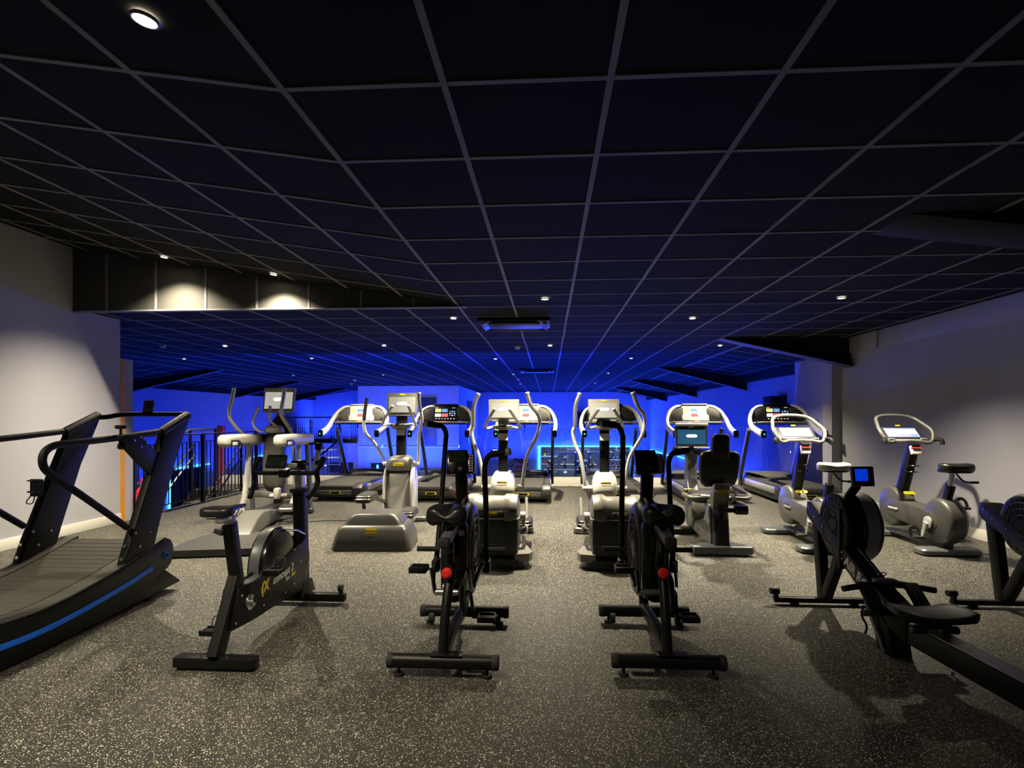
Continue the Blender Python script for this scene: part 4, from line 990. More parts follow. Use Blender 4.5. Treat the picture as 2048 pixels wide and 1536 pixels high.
# =================================================================== air resistance spin bike with drop ends
def make_erg_bike(loc, label):
    t = thing('air_spin_bike', loc, 0, label, 'exercise bike')
    b = MB(); b.box((0, 0, .04), (.43, .075, .055), bev=.01); rf = b.build('rear_foot', 'black', t)
    for s in (-1, 1): MB().slab((s*.17, 0, .007), .06, .05, .014, .01, .003).build('rubber_pad', 'rubber', rf)
    bolts(rf, [((x, y, .067), (x, y, .073), .007) for x in (-.07, .07) for y in (-.02, .02)])
    b = MB(); b.box((0, 1.06, .045), (.60, .055, .055), bev=.008); ff = b.build('front_foot', 'black', t)
    for s in (-1, 1):
        b = MB(); b.beam((s*.265, 1.06, .06), (s*.27, 1.05, .11), .03, .03); b.cyl((s*.255, 1.045, .115), (s*.285, 1.045, .115), .022, 16); b.build('transport_wheel', 'rubber', ff)
    b = MB(); b.beam((0, -.01, .06), (0, .19, .42), .055, .09, up=(0, 1, 0), bev=.006); b.build('rear_strut', 'black', t)
    b = MB(); b.beam((0, .20, .385), (0, .125, .73), .05, .075, up=(0, 1, 0), bev=.006); b.build('seat_tube', 'black', t)
    b = MB(); b.beam((0, .14, .68), (0, .12, .765), .042, .055, up=(0, 1, 0), bev=.004); b.build('seat_post', 'silver', t)
    b = MB(); b.box((-.04, .10, .69), (.05, .04, .028), rot=(0, 20, 0), bev=.004); b.build('quick_release', 'slate', t)
    # saddle
    b = MB(); rings = []
    for y, w, h, z in ((-.04, .08, .02, .80), (-.025, .15, .036, .805), (.02, .165, .04, .805), (.07, .13, .036, .805), (.12, .07, .03, .806), (.20, .042, .026, .808), (.27, .03, .018, .806)):
        rings.append([Vector((x, y, z+zz+(.01 if abs(x) > w*.25 and y < .08 and zz > 0 else 0))) for x, zz in rr(w, h, h*.45, 5)])
    b.rings(rings); sd = b.build('saddle', 'vinyl', t, sharp=70)
    b = MB()
    for s in (-1, 1): b.tube(cat([(s*.045, -.02, .78), (s*.03, .04, .768), (s*.022, .13, .768), (s*.01, .2, .79)], 4), .004, 6)
    b.box((0, .07, .768), (.06, .06, .02), bev=.004); b.build('saddle_rails', 'chrome', sd)
    # frame side plates
    prof = [(.14, .375), (.25, .372), (.60, .40), (.80, .455), (.99, .50), (1.05, .40), (1.055, .13), (.92, .10), (.62, .155), (.06, .17)]
    for s in (1, -1):
        b = MB(); x0, x1 = sorted((s*.030, s*.044)); b.prism([(.14, .375), (.33, .37), (.62, .375), (.86, .43), (1.02, .47), (1.055, .36), (1.055, .15), (.92, .125), (.62, .145), (.30, .15), (.065, .17)] if s > 0 else prof, x0, x1, bev=.003); pl = b.build('frame_plate', 'black', t)
        bolts(pl, [((s*.044, y, z), (s*.050, y, z), .007) for y, z in ((.10, .20), (.16, .33), (.40, .20), (.62, .19), (.68, .19), (.80, .21), (.98, .24), (.90, .33), (1.03, .29))])
        if s > 0:
            def tm(y, z, a=4): return Matrix.Translation((.0448, y, z)) @ Matrix.Rotation(R(90), 4, 'Z') @ Matrix.Rotation(R(90), 4, 'X') @ Matrix.Rotation(R(a), 4, 'Z')
            text_mesh('concept 2', .07, 'white', 'lettering', pl, tm(.66, .313), shear=.25, bold=.001)
            text_mesh('(X', .085, 'yellow', 'yellow_mark', pl, tm(.42, .30), shear=.25, bold=.004)
            text_mesh('Bike', .032, 'white', 'sub_lettering', pl, tm(.72, .268), shear=.2); text_mesh('ERG', .032, 'yellow', 'sub_lettering', pl, tm(.80, .274), shear=.2, bold=.001)
    b = MB(); b.prism([(.16, .352), (.33, .352), (.62, .358), (.86, .41), (.86, .425), (.62, .373), (.33, .368), (.16, .368)], -.03, .03); b.build('top_cover', 'slate', t)
    # fan
    yc, zc, r = .66, .375, .225
    b = MB(); rings = []
    for x, k in ((-.085, .80), (-.075, .97), (-.05, 1.), (.0, 1.), (.02, .97), (.027, .80)):
        rings.append([Vector((x, yc+r*k*math.cos(2*PI*i/40), zc+r*k*math.sin(2*PI*i/40))) for i in range(40)])
    b.rings(rings); fc = b.build('fan_cage', 'blackgloss', t, sharp=60)
    b = MB()
    for a in range(0, 360, 12): b.box((-.087, yc+.13*math.cos(R(a)), zc+.13*math.sin(R(a))), (.004, .12, .004), rot=(a, 0, 0))
    b.build('cage_slots', 'rubber', fc)
    b = MB(); P = [(-.03, yc+(r+.004)*math.cos(R(a)), zc+(r+.004)*math.sin(R(a))) for a in range(70, 195, 6)]; b.sweep(P, rr(.062, .006, .002), up=(0, 0, 1)); b.build('fan_band', 'slate', fc)
    b = MB(); b.tube([(.035, .70, .58), (.04, .86, .55), (.04, .98, .50)], .008, 8); b.build('belt_cover_rod', 'chrome', t)
    # crank and pedals
    b = MB(); b.cyl((-.075, .243, .268), (.075, .243, .268), .02, 14); b.cyl((.046, .243, .268), (.056, .243, .268), .042, 24); b.build('crank_axle', 'alu', t)
    for s, dy, dz in ((1, .075, .155), (-1, -.04, -.15)):
        b = MB(); b.sweep([(s*.075, .243, .268), (s*.085, .243+dy, .268+dz)], rr(.016, .028, .006), up=(0, 1, 0)); b.build('crank_arm', 'black', t)
        c = Vector((s*.15, .243+dy, .268+dz)); b = MB(); b.box(c+Vector((0, .04, 0)), (.09, .012, .03), bev=.003); b.box(c-Vector((0, .04, 0)), (.09, .012, .03), bev=.003); b.box(c, (.09, .016, .018)); b.cyl((s*.09, c.y, c.z), (c.x, c.y, c.z), .007, 8)
        b.box(c+Vector((.04, 0, 0)), (.01, .09, .02)); b.box(c-Vector((.04, 0, 0)), (.01, .09, .02)); p = b.build('pedal', 'black', t)
        b = MB(); b.tube(cat([c+Vector((-.03, .05, 0)), c+Vector((-.03, .08, .05)), c+Vector((.03, .08, .05)), c+Vector((.03, .05, 0))], 4), .004, 6); b.build('toe_cage', 'rubber', p)
    # front column, stem, bars
    b = MB(); b.beam((0, 1.04, .07), (0, 1.0, .80), .075, .085, up=(0, 1, 0), bev=.008); b.build('column', 'black', t)
    b = MB(); b.prism([(.93, .07), (1.15, .07), (1.09, .17), (.98, .17)], -.05, .05, bev=.004); b.build('column_gusset', 'black', t)
    b = MB(); b.box((0, 1.0, .80), (.10, .11, .03), bev=.006); b.build('clamp_collar', 'rubber', t)
    b = MB(); b.beam((0, 1.0, .78), (0, .99, .97), .05, .06, up=(0, 1, 0), bev=.004); b.build('inner_post', 'alu', t)
    b = MB(); b.beam((0, 1.03, .985), (0, .78, .945), .045, .03, up=(0, 0, 1), bev=.004); b.build('stem', 'alu', t)
    b = MB(); b.box((0, .765, .935), (.06, .045, .05), bev=.006); b.build('stem_clamp', 'black', t)
    b = MB(); b.tube(fillet([(-.20, .84, 1.02), (-.215, .80, .985), (-.205, .77, .94), (-.12, .765, .938), (.12, .765, .938), (.205, .77, .94), (.215, .85, .985), (.205, .93, 1.02)], .03, 4), .0145, 12); b.build('handlebar', 'foam', t)
    for s in (-1, 1):
        b = MB(); b.tube(cat([(s*.208, .775, .945), (s*.212, .79, .88), (s*.205, .75, .83), (s*.19, .69, .79)], 6), .0165, 12); b.build('drop_grip', 'foam', t)
        b = MB(); b.tube(cat([(s*.208, .775, .945), (s*.214, .83, .985), (s*.215, .87, 1.03)], 4), .0165, 12); b.build('horn_grip', 'foam', t)
    b = MB(); b.box((-.04, .74, 1.015), (.13, .03, .09), rot=(-28, 0, 0), bev=.008); mo = b.build('monitor', 'black', t)
    b = MB(); b.box((-.05, .722, 1.017), (.085, .003, .062), rot=(-28, 0, 0)); b.build('screen', 'screenoff', mo)
    b = MB(); b.box((.045, .79, .985), (.07, .04, .03), rot=(-10, 0, 0), bev=.004); b.build('button_pad', 'silver', mo)
    b = MB(); b.cyl((.02, .84, .985), (.12, .84, .985), .034, 20, bev=.006); b.cyl((.065, .80, .985), (.065, .79, .985), .02, 14); b.build('round_clamp', 'blackgloss', t)
    b = MB(); b.beam((.10, 1.0, .95), (.13, 1.02, 1.09), .03, .02, up=(0, 1, 0)); ph = b.build('phone_arm', 'silver', t)
    b = MB(); b.box((.13, 1.01, 1.10), (.045, .05, .05), bev=.01); b.box((.09, 1.0, 1.12), (.05, .012, .012)); b.box((.14, .99, .99), (.05, .03, .03), bev=.006); b.build('phone_clamp', 'black', ph)
    return t

# =================================================================== fan bike with push levers
def make_air_bike(loc, label, lt, rt, rz=0):
    t = thing('air_bike', loc, rz, label, 'exercise bike', 'fan bikes in the front row')
    for y, w, nm in ((0, .565, 'rear_foot'), (.75, .56, 'front_foot')):
        b = MB(); b.tube([(-w/2+.03, y, .075), (w/2-.03, y, .075)], .036, 18); f = b.build(nm, 'black', t)
        for s in (-1, 1):
            b = MB(); b.cyl((s*(w/2-.035), y, .075), (s*w/2, y, .075), .0385, 18, bev=.006); b.build('end_cap', 'rubber', f)
            b = MB(); b.cyl((s*(w/2-.06), y, .0), (s*(w/2-.06), y, .016), .026, 16); b.cyl((s*(w/2-.06), y, .016), (s*(w/2-.06), y, .05), .008, 8); b.build('levelling_foot', 'rubber', f)
        if nm == 'front_foot':
            for s in (-1, 1):
                b = MB(); b.cyl((s*.20-.015, y-.05, .045), (s*.20+.015, y-.05, .045), .03, 16); b.build('transport_wheel', 'rubber', f)
    b = MB(); b.box((.02, .0, .113), (.16, .06, .006), bev=.002); b.build('mount_plate', 'black', t)
    b = MB(); b.tube(cat([(0, .01, .10), (.0, .06, .26), (.005, .13, .40), (.01, .22, .50)], 7), .026, 14); b.build('rear_tube', 'black', t)
    b = MB(); b.tube(cat([(0, .22, .50), (.0, .19, .58), (-.0, .16, .66)], 4), .026, 14); b.build('seat_tube', 'black', t)
    b = MB(); b.sweep(cat([(0, .03, .10), (0, .3, .13), (0, .75, .10)], 5), rr(.05, .07, .015), up=(0, 0, 1)); b.build('lower_tube', 'black', t)
    b = MB(); b.cyl((.0, .16, .485), (.0, .10, .485), .015, 14); b.cyl((0, .105, .485), (0, .135, .485), .028, 20, bev=.006); b.build('red_pull_knob', 'redpl', t)
    b = MB(); b.cyl((0, .135, .485), (0, .15, .485), .033, 20); b.build('knob_collar', 'black', t)
    # seat slider and saddle
    b = MB(); b.beam((.01, .0, .675), (.01, .30, .70), .05, .045, bev=.006); sl = b.build('seat_slider', 'slate', t)
    b = MB(); b.box((.01, -.01, .672), (.058, .04, .055), bev=.012); b.build('slider_end', 'rubber', sl)
    b = MB(); b.cyl((.01, .14, .60), (.01, .14, .67), .02, 14); b.cyl((-.02, .13, .615), (.035, .13, .615), .028, 16, bev=.005); b.build('clamp_knob', 'blackgloss', t)
    b = MB(); rings = []
    for y, w, h, z in ((.07, .14, .045, .785), (.085, .205, .085, .782), (.12, .215, .09, .785), (.19, .20, .08, .79), (.25, .12, .065, .795), (.33, .065, .05, .80), (.37, .045, .035, .80)):
        pr = rrx(w, h, h*.46, 6)
        rings.append([Vector((x, y, z+zz-(.034*max(0, 1-abs(x)/.05)**1.3*min(1, w/.2) if zz > 0 else -.02*max(0, 1-abs(x)/.06)*min(1, w/.2))+(.010*(abs(x)/.1) if zz > 0 else 0))) for x, zz in pr])
    b.rings(rings); sd = b.build('saddle', 'vinyl', t, sharp=80)
    b = MB(); b.box((.01, .18, .735), (.07, .09, .035), bev=.006)
    for s in (-1, 1): b.cyl((s*.035, .10, .74), (s*.035, .16, .75), .008, 8)
    b.build('saddle_clamp', 'blackgloss', sd)
    # fan housing
    yc, zc, r = .62, .50, .285
    b = MB(); rings = []
    for x, k in ((-.085, .74), (-.082, .90), (-.06, .985), (-.03, 1.), (.03, 1.), (.06, .985), (.082, .90), (.085, .74)):
        rings.append([Vector((x, yc+r*k*math.cos(2*PI*i/44), zc+r*k*math.sin(2*PI*i/44))) for i in range(44)])
    b.rings(rings); fh = b.build('fan_housing', 'black', t, sharp=60)
    for s in (-1, 1):
        b = MB()
        for q in (.10, .145, .19): b.torus((s*.087, yc, zc), (1, 0, 0), q, .003, 40, 5)
        for a in range(0, 360, 10): b.beam((s*.087, yc+.06*math.cos(R(a)), zc+.06*math.sin(R(a))), (s*.087, yc+.215*math.cos(R(a)), zc+.215*math.sin(R(a))), .003, .003, up=(1, 0, 0), bev=.0005)
        b.build('fan_grille', 'charcoal', fh)
    b = MB(); b.rings([[Vector((x*k, .345+d, z+.50)) for x, z in rr(.15, .47, .065, 6)] for d, k in ((.04, 1.), (.0, 1.), (-.012, .92), (-.016, .8))]); wg = b.build('rear_wind_guard', 'blackgloss', t, sharp=60)
    b = MB(); b.cyl((.045, .325, .655), (.045, .3275, .655), .018, 24); w1 = b.build('warning_disc', 'badge', wg)
    b = MB(); b.torus((.045, .3265, .655), (0, 1, 0), .0155, .0022, 24, 6); b.box((.045, .3255, .655), (.026, .001, .003), rot=(0, 45, 0)); b.cyl((.045, .3262, .662), (.045, .3256, .662), .004, 10); b.box((.045, .3258, .65), (.004, .001, .014)); b.build('warning_symbol', 'redpl', w1)
    # arched frame round the housing
    b = MB(); b.sweep([(-.0, yc+(r+.02)*math.cos(R(a)), zc+(r+.02)*math.sin(R(a))) for a in range(-30, 175, 8)], rr(.055, .03, .01), up=(0, 0, 1)); b.build('frame_arch', 'black', t)
    b = MB(); b.tube([(0, .74, .12), (0, .80, .35), (0, .78, .6)], .03, 14); b.build('front_tube', 'black', t)
    # sprocket, chain guard, cranks, pedals
    b = MB(); b.cyl((.05, .30, .33), (.062, .30, .33), .095, 36, bev=.003); b.cyl((-.062, .36, .33), (-.05, .36, .33), .05, 30)
    for a in range(0, 360, 15): b.box((.056, .30+.095*math.cos(R(a)), .33+.095*math.sin(R(a))), (.006, .008, .008), rot=(a, 0, 0))
    b.build('chain_wheel', 'slate', t)
    b = MB(); b.prism([(.19, .33), (.22, .42), (.30, .445), (.62, .53), (.64, .46), (.40, .25), (.30, .22), (.22, .25)], .064, .076, bev=.004); b.build('chain_guard', 'black', t)
    b = MB(); b.cyl((-.10, .30, .33), (.10, .30, .33), .018, 14); b.build('crank_axle', 'alu', t)
    for s, dy, dz in ((-1, -.02, .135), (1, .03, -.145)):
        b = MB(); b.sweep([(s*.10, .30, .33), (s*.115, .30+dy, .33+dz)], rr(.018, .03, .006), up=(0, 1, 0)); b.build('crank_arm', 'blackgloss', t)
        c = Vector((s*.185, .30+dy, .33+dz)); b = MB()
        for yy in (-.042, .042): b.box(c+Vector((0, yy, 0)), (.095, .012, .032), bev=.003)
        for xx in (-.044, .044): b.box(c+Vector((xx, 0, 0)), (.010, .09, .028), bev=.003)
        b.box(c, (.095, .02, .018), bev=.003); b.cyl((s*.12, c.y, c.z), (c.x, c.y, c.z), .007, 8); b.build('pedal', 'black', t)
    # push levers
    def lever(s, top, zt):
        b = MB(); y0 = .60
        P = [Vector((s*.155, y0+.02, .42))]+cat([(s*.155, y0+.03+(top-y0)*.35, .7), (s*.155, y0+(top-y0)*.85, zt-.14), (s*.16, top, zt-.06), (s*.185, top+.0, zt-.012), (s*.235, top-.01, zt), (s*.31, top-.02, zt+.012)], 7)
        b.tube(P, .0165, 14); o = b.build('push_lever', 'black', t)
        b = MB(); b.tube(P[-13:], .021, 14); b.build('foam_grip', 'foam', o)
        e = P[-1]; b = MB(); b.cyl(e-Vector((s*.03, 0, 0)), e-Vector((s*.006, 0, 0)), .0225, 16); b.build('grip_ring', 'silver', o)
    lever(-1, lt[0], lt[1]); lever(1, rt[0], rt[1])
    for s in (-1, 1):
        b = MB(); b.box((s*.155, .62, .40), (.045, .09, .075), bev=.01); b.build('lever_pivot', 'black', t)
        b = MB(); b.cyl((s*.13, .60, .50), (s*.265, .60, .50), .015, 14); b.cyl((s*.26, .60, .50), (s*.268, .60, .50), .0165, 14, bev=.002); b.build('foot_peg', 'rubber', t)
        b = MB(); b.sweep(cat([(s*.155, .62, .40), (s*.14, .50, .43), (s*.115, .34, .36)], 4), rr(.016, .03, .006)); b.build('connecting_rod', 'blackgloss', t)
    # console
    b = MB(); b.beam((0, .66, .76), (0, .62, .98), .075, .05, up=(0, 1, 0), bev=.012); b.build('console_mast', 'black', t)
    mt = Matrix.Translation((0, .57, 1.03)) @ Matrix.Rotation(R(6), 4, 'Z') @ Matrix.Rotation(R(-22), 4, 'X')
    b = MB(); b.box((-.018, 0, 0), (.13, .04, .15), bev=.01); b.box((.065, 0, -.01), (.045, .035, .12), bev=.008); b.xf(mt); cs = b.build('console', 'blackgloss', t)
    b = MB(); b.box((-.018, -.021, .03), (.10, .003, .07)); b.xf(mt); b.build('screen', 'screenoff', cs)
    b = MB()
    for i in range(2):
        for j in range(7): b.box((.058+.014*i, -.0185, -.058+.016*j), (.009, .003, .010), bev=.001)
    b.xf(mt); b.build('keypad', 'white', cs)
    b = MB(); b.torus((-.0, -.021, -.045), (0, 1, 0), .017, .0015, 20, 5); b.cyl((0, -.0205, -.045), (0, -.022, -.045), .009, 14)
    for k in range(3): b.box((-.048, -.021, -.03-.014*k), (.028, .002, .002))
    b.xf(mt); b.build('dial_mark', 'slate', cs)
    b = MB(); b.tube(cat([(-.045, .66, .83), (-.05, .60, .84), (-.02, .60, .80)], 4), .003, 6); b.tube(cat([(.045, .66, .83), (.05, .60, .84), (.02, .60, .80)], 4), .003, 6); b.build('bottle_clip', 'red', t)
    return t

# =================================================================== air rower
def make_rower(loc, label, full=True):
    t = thing('rowing_machine', loc, 0, label, 'rowing machine', 'air rowers at the right')
    # x=0 beam centre; y=0 is 4.10 m line of the front foot, rail runs to negative y
    b = MB(); b.box((0, 0, .035), (.68, .045, .035), bev=.006); ff = b.build('front_foot', 'black', t)
    for s in (-1, 1):
        b = MB(); b.box((s*.325, .0, .07), (.03, .03, .05), bev=.006); b.cyl((s*.30, .01, .09), (s*.36, .01, .09), .022, 16); b.build('transport_wheel', 'rubber', ff)
        b = MB(); b.slab((s*.2, 0, .009), .05, .05, .018, .01, .003); b.build('rubber_pad', 'rubber', ff)
    b = MB(); b.beam((0, .0, .05), (0, .09, .62), .06, .085, up=(0, 1, 0), bev=.008); b.build('front_leg', 'black', t)
    b = MB(); b.beam((0, -.02, .05), (0, -.26, .46), .055, .07, up=(0, 1, 0), bev=.008); b.build('brace_leg', 'black', t)
    # inclined main beam
    a = [(.14, .70), (.08, .705), (-.36, .483), (-.65, .36), (-1.0, .245), (-1.0, .12), (-.80, .17), (-.54, .28), (-.33, .385), (-.06, .51), (.12, .585), (.155, .62)]
    b = MB(); b.prism(a, -.055, .055, bev=.006); mb = b.build('main_beam', 'black', t)
    bolts(mb, [((-.055, y, z), (-.060, y, z), .006) for y, z in ((.10, .66), (.02, .61), (-.10, .56), (-.36, .45), (-.36, .41))])
    ang = math.degrees(math.atan2(.42, 1.0))
    tmx = Matrix.Translation((-.0555, -.60, .322)) @ Matrix.Rotation(R(-90), 4, 'Z') @ Matrix.Rotation(R(90), 4, 'X') @ Matrix.Rotation(R(-ang), 4, 'Z')
    text_mesh('AIR ROWER', .085, 'white', 'lettering', mb, Matrix.Translation((0, .0, .0)) @ tmx, bold=.003)
    # fan cage beside / behind the bracket
    yc, zc, r = -.22, .60, .205
    b = MB(); rings = []
    for x, k in ((-.052, .70), (-.050, .88), (-.04, .97), (-.025, 1.), (.03, 1.)):
        rings.append([Vector((x, yc+r*k*math.cos(2*PI*i/44), zc+r*k*math.sin(2*PI*i/44))) for i in range(44)])
    b.rings(rings); fc = b.build('fan_housing', 'black', t, sharp=60)
    b = MB(); rings = []
    for x, k in ((.035, .80), (.04, .98), (.06, 1.05), (.15, 1.05), (.165, 1.0), (.17, .85)):
        rings.append([Vector((x, yc+r*k*math.cos(2*PI*i/44), zc-.01+r*k*math.sin(2*PI*i/44))) for i in range(44)])
    b.rings(rings); b.build('fan_cage', 'blackgloss', t, sharp=60)
    b = MB(); b.sweep([(.10, yc+(r*1.05+.003)*math.cos(R(q)), zc-.01+(r*1.05+.003)*math.sin(R(q))) for q in range(0, 360, 9)], rr(.006, .075, .002), up=(1, 0, 0), closed=True); b.build('mesh_band', 'whitepl', t)
    b = MB()
    for q in (.07, .11, .15): b.torus((-.053, yc, zc), (1, 0, 0), q, .003, 36, 5)
    for q in range(0, 360, 15): b.beam((-.053, yc+.04*math.cos(R(q)), zc+.04*math.sin(R(q))), (-.053, yc+.175*math.cos(R(q)), zc+.175*math.sin(R(q))), .003, .003, up=(1, 0, 0), bev=.0005)
    b.build('fan_grille', 'charcoal', fc)
    b = MB(); b.beam((-.005, -.33, .34), (-.005, -.33, .72), .12, .03, up=(0, 1, 0), bev=.006); br = b.build('bracket', 'black', t)
    bolts(br, [((-.05, -.345, z), (-.05, -.352, z), .007) for z in (.40, .50, .60, .68)])
    b = MB(); b.sweep(cat([(.0, -.31, .70), (.01, -.30, .78), (.045, -.34, .87)], 5), rr(.05, .03, .008), up=(0, 1, 0)); b.build('monitor_arm', 'black', t)
    mt = Matrix.Translation((.06, -.37, .93)) @ Matrix.Rotation(R(4), 4, 'Z') @ Matrix.Rotation(R(-8), 4, 'X')
    b = MB(); b.box((0, 0, 0), (.135, .035, .125), bev=.008); b.xf(mt); mo = b.build('monitor', 'black', t)
    b = MB(); b.box((-.015, -.019, .008), (.078, .003, .075)); b.xf(mt); b.build('screen', 'lcdback', mo)
    b = MB()
    for k in range(5): b.torus((.048, -.019, .045-.018*k), (0, 1, 0), .006, .001, 10, 4)
    for k in range(3): b.box((-.04+.035*k, -.019, -.048), (.02, .003, .006))
    b.xf(mt); b.build('button_row', 'slate', mo)
    # foot stretcher and base leg
    for s in (-1, 1):
        b = MB(); b.box((s*.125, -.80, .315), (.085, .02, .17), rot=(-52, 0, 0), bev=.012, seg=3); f = b.build('foot_rest', 'rubber', t)
        b = MB()
        for k in range(5):
            for q in (-1, 1): b.box((s*.125+q*.016, -.765-.02*k, .355-.016*k), (.008, .006, .012), rot=(-52, 0, 0))
        b.build('strap_holes', 'silver' if s > 0 else 'slate', f)
        b = MB(); b.box((s*.125, -.87, .245), (.12, .13, .03), rot=(-28, 0, 0), bev=.008); b.build('heel_plate', 'black', t)
        b = MB(); b.tube(cat([(s*.18, -.84, .27), (s*.20, -.86, .22), (s*.185, -.88, .17), (s*.20, -.89, .13)], 4), .006, 8); b.build('strap_tail', 'rubber', t)
    b = MB(); b.prism([(-.66, .24), (-.84, .18), (-.88, .0), (-.74, .0)], -.055, .055, bev=.006); b.build('mid_leg', 'black', t)
    b = MB(); b.beam((-.075, -.66, .24), (-.065, -.83, .012), .012, .03, up=(0, 1, 0)); b.build('leg_flange', 'slate', t)
    # handle resting on hooks
    b = MB(); b.tube(cat([(-.25, -.76, .335), (-.12, -.74, .35), (.0, -.73, .355), (.12, -.74, .35), (.25, -.76, .335)], 5), .0165, 14); hd = b.build('pull_handle', 'foam', t)
    b = MB(); b.box((0, -.72, .37), (.12, .05, .03), bev=.006); b.box((.11, -.73, .36), (.12, .03, .022), rot=(0, 8, 0), bev=.004); b.build('handle_cradle', 'slate', t)
    b = MB(); b.torus((0, -.69, .40), (0, .5, .5), .022, .003, 18, 6); b.cyl((0, -.67, .395), (0, -.34, .53), .003, 6); b.build('chain', 'chrome', t)
    # monorail
    b = MB(); b.prism([(-.98, .12), (-.98, .232), (-1.02, .235), (-2.2, .27), (-2.2, .165), (-1.0, .125)], -.048, .048, bev=.004); rl = b.build('monorail', 'black', t)
    b = MB(); b.prism([(-1.02, .2375), (-2.19, .2715), (-2.19, .2745), (-1.02, .2405)], -.047, .047); b.build('rail_top', 'alu', rl)
    b = MB(); b.box((0, -2.17, .03), (.50, .045, .04), bev=.008); b.beam((0, -2.17, .04), (0, -2.12, .20), .06, .06, up=(0, 1, 0)); b.build('rear_foot', 'black', t)
    # seat with carriage
    b = MB(); cx = .0; rings = []
    for y, w, h in ((-.98, .22, .014), (-.99, .29, .024), (-1.04, .345, .03), (-1.12, .37, .034), (-1.19, .36, .036), (-1.215, .31, .03), (-1.22, .24, .016)):
        rings.append([Vector((x, y, .315+zz+(.034*(abs(x)/.21)**2.2 if zz > 0 else .02*(abs(x)/.21)**2)-(.010*(1-abs(x)/.21) if zz > 0 else 0))) for x, zz in rrx(w, h, h*.45, 5, 12)])
    b.rings(rings); st = b.build('seat', 'vinyl', t, sharp=80)
    b = MB(); b.box((0, -1.09, .275), (.13, .16, .03), bev=.006); b.build('carriage', 'black', st)
    for s in (-1, 1):
        b = MB(); b.cyl((s*.045, -1.14, .25), (s*.11, -1.14, .25), .02, 16, bev=.004); b.build('roller', 'blackgloss', st)
    return t
# =================================================================== placing the machines
make_curved((-2.78, 2.10, 0), 'black curved manual treadmill with blue side stripe and loop handrails by the left wall')
make_erg_bike((-1.715, 2.86, 0), 'black air spin bike with drop handlebars and white and yellow lettering on its frame')
make_air_bike((-.53, 2.85, 0), 'black fan bike with red knob, left one of the front pair', (.98, 1.25), (.50, 1.09))
make_air_bike((.60, 2.92, 0), 'black fan bike with red knob, right one of the front pair', (.55, 1.26), (.76, 1.085))
make_rower((1.905, 4.10, 0), 'black air rower with blue lit monitor, its rail running to the lower right')
make_rower((3.10, 4.12, 0), 'black air rower cut off by the right edge of the picture')
make_vario((-3.10, 5.14, 0), 12, 'grey elliptical with two pale shoulder housings near the railing')
make_synchro((-1.72, 5.45, 0), 3.8, 'grey elliptical with low wide domed rear housing and yellow badges')
make_cross((-.50, 4.90, 0), 'silver elliptical with drum housing behind the left fan bike')
make_cross((.61, 4.90, 0), 'silver elliptical with drum housing behind the right fan bike')
TL = ['grey treadmill at the left end of the row, nearest the railing', 'treadmill with black console, second from the left in the row',
      'treadmill with white console behind the left drum elliptical', 'treadmill with black console behind the right drum elliptical',
      'treadmill with white console behind the recumbent bike', 'treadmill with black console at the right end, by the wall pier']
for i, x in enumerate((-3.30, -1.80, -.38, 1.05, 2.49, 3.86)):
    make_treadmill((x, 9.7, 0), TL[i], pale=(i % 2 == 0))
make_recumbent((1.63, 5.52, 0), 'black recumbent bike with high backrest and blue screen')
make_upright_bike((2.68, 5.70, 0), 'upright bike with pale saddle behind the rower monitor', 'midgrey', 'whitepl')
make_upright_bike((3.77, 5.68, 0), 'upright bike with black saddle next to the right wall', 'darkgrey', 'vinyl')

# =================================================================== fire extinguisher, railing, stair, glass
t = thing('fire_extinguisher', (-5.165, 6.98, 0), 0, 'red fire extinguisher standing by the timber stud and railing', 'fire extinguisher')
b = MB(); b.rings([[Vector((r*math.cos(2*PI*i/24), r*math.sin(2*PI*i/24), z)) for i in range(24)] for r, z in ((.06, 0), (.066, .01), (.066, .34), (.058, .38), (.035, .41), (.022, .42))]); b.build('cylinder', 'red', t)
b = MB(); b.cyl((0, 0, .42), (0, 0, .45), .018, 16); b.box((.03, -.01, .455), (.07, .02, .018), bev=.004); b.build('valve', 'alu', t)
b = MB(); b.box((.0, 0, .50), (.02, .02, .06), bev=.004); b.box((-.01, -.0, .475), (.09, .018, .01), rot=(0, -12, 0)); b.build('lever', 'red', t)
b = MB(); b.torus((-.045, 0, .46), (0, 1, 0), .016, .003, 14, 6); b.build('safety_pin_ring', 'alu', t)
b = MB(); b.tube(cat([(.05, 0, .45), (.09, 0, .40), (.085, 0, .25), (.078, 0, .12)], 5), .011, 8); b.build('hose', 'rubber', t)

RX = -5.34
t = thing('railing', (RX, 7.05, 0), 0, 'black steel bar railing along the stair opening on the left', 'railing')
def edge_x(y): return 0 if y < 2.2 else .10*(y-2.2)**2
b = MB(); b.sweep(cat([(edge_x(y), y, 1.05) for y in (0, .8, 1.6, 2.2, 2.6, 3.0, 3.3)], 4), rr(.05, .02, .006)); b.build('top_rail', 'clothdark', t)
b = MB(); b.sweep(cat([(edge_x(y), y, .93) for y in (0, .8, 1.6, 2.2, 2.6, 3.0, 3.3)], 4), rr(.03, .010, .002)); b.sweep(cat([(edge_x(y), y, .08) for y in (0, .8, 1.6, 2.2, 2.6, 3.0, 3.3)], 4), rr(.03, .010, .002)); b.build('infill_rail', 'clothdark', t)
for y in (0.02, 1.5, 3.0):
    b = MB(); b.box((edge_x(y), y, .52), (.05, .05, 1.04)); b.build('post', 'clothdark', t)
for i in range(31):
    y = .1*i+.1
    if abs(y-1.5) < .05 or abs(y-3.0) < .05: continue
    b = MB(); b.box((edge_x(y), y, .505), (.012, .012, .85)); b.build('baluster', 'clothdark', t)

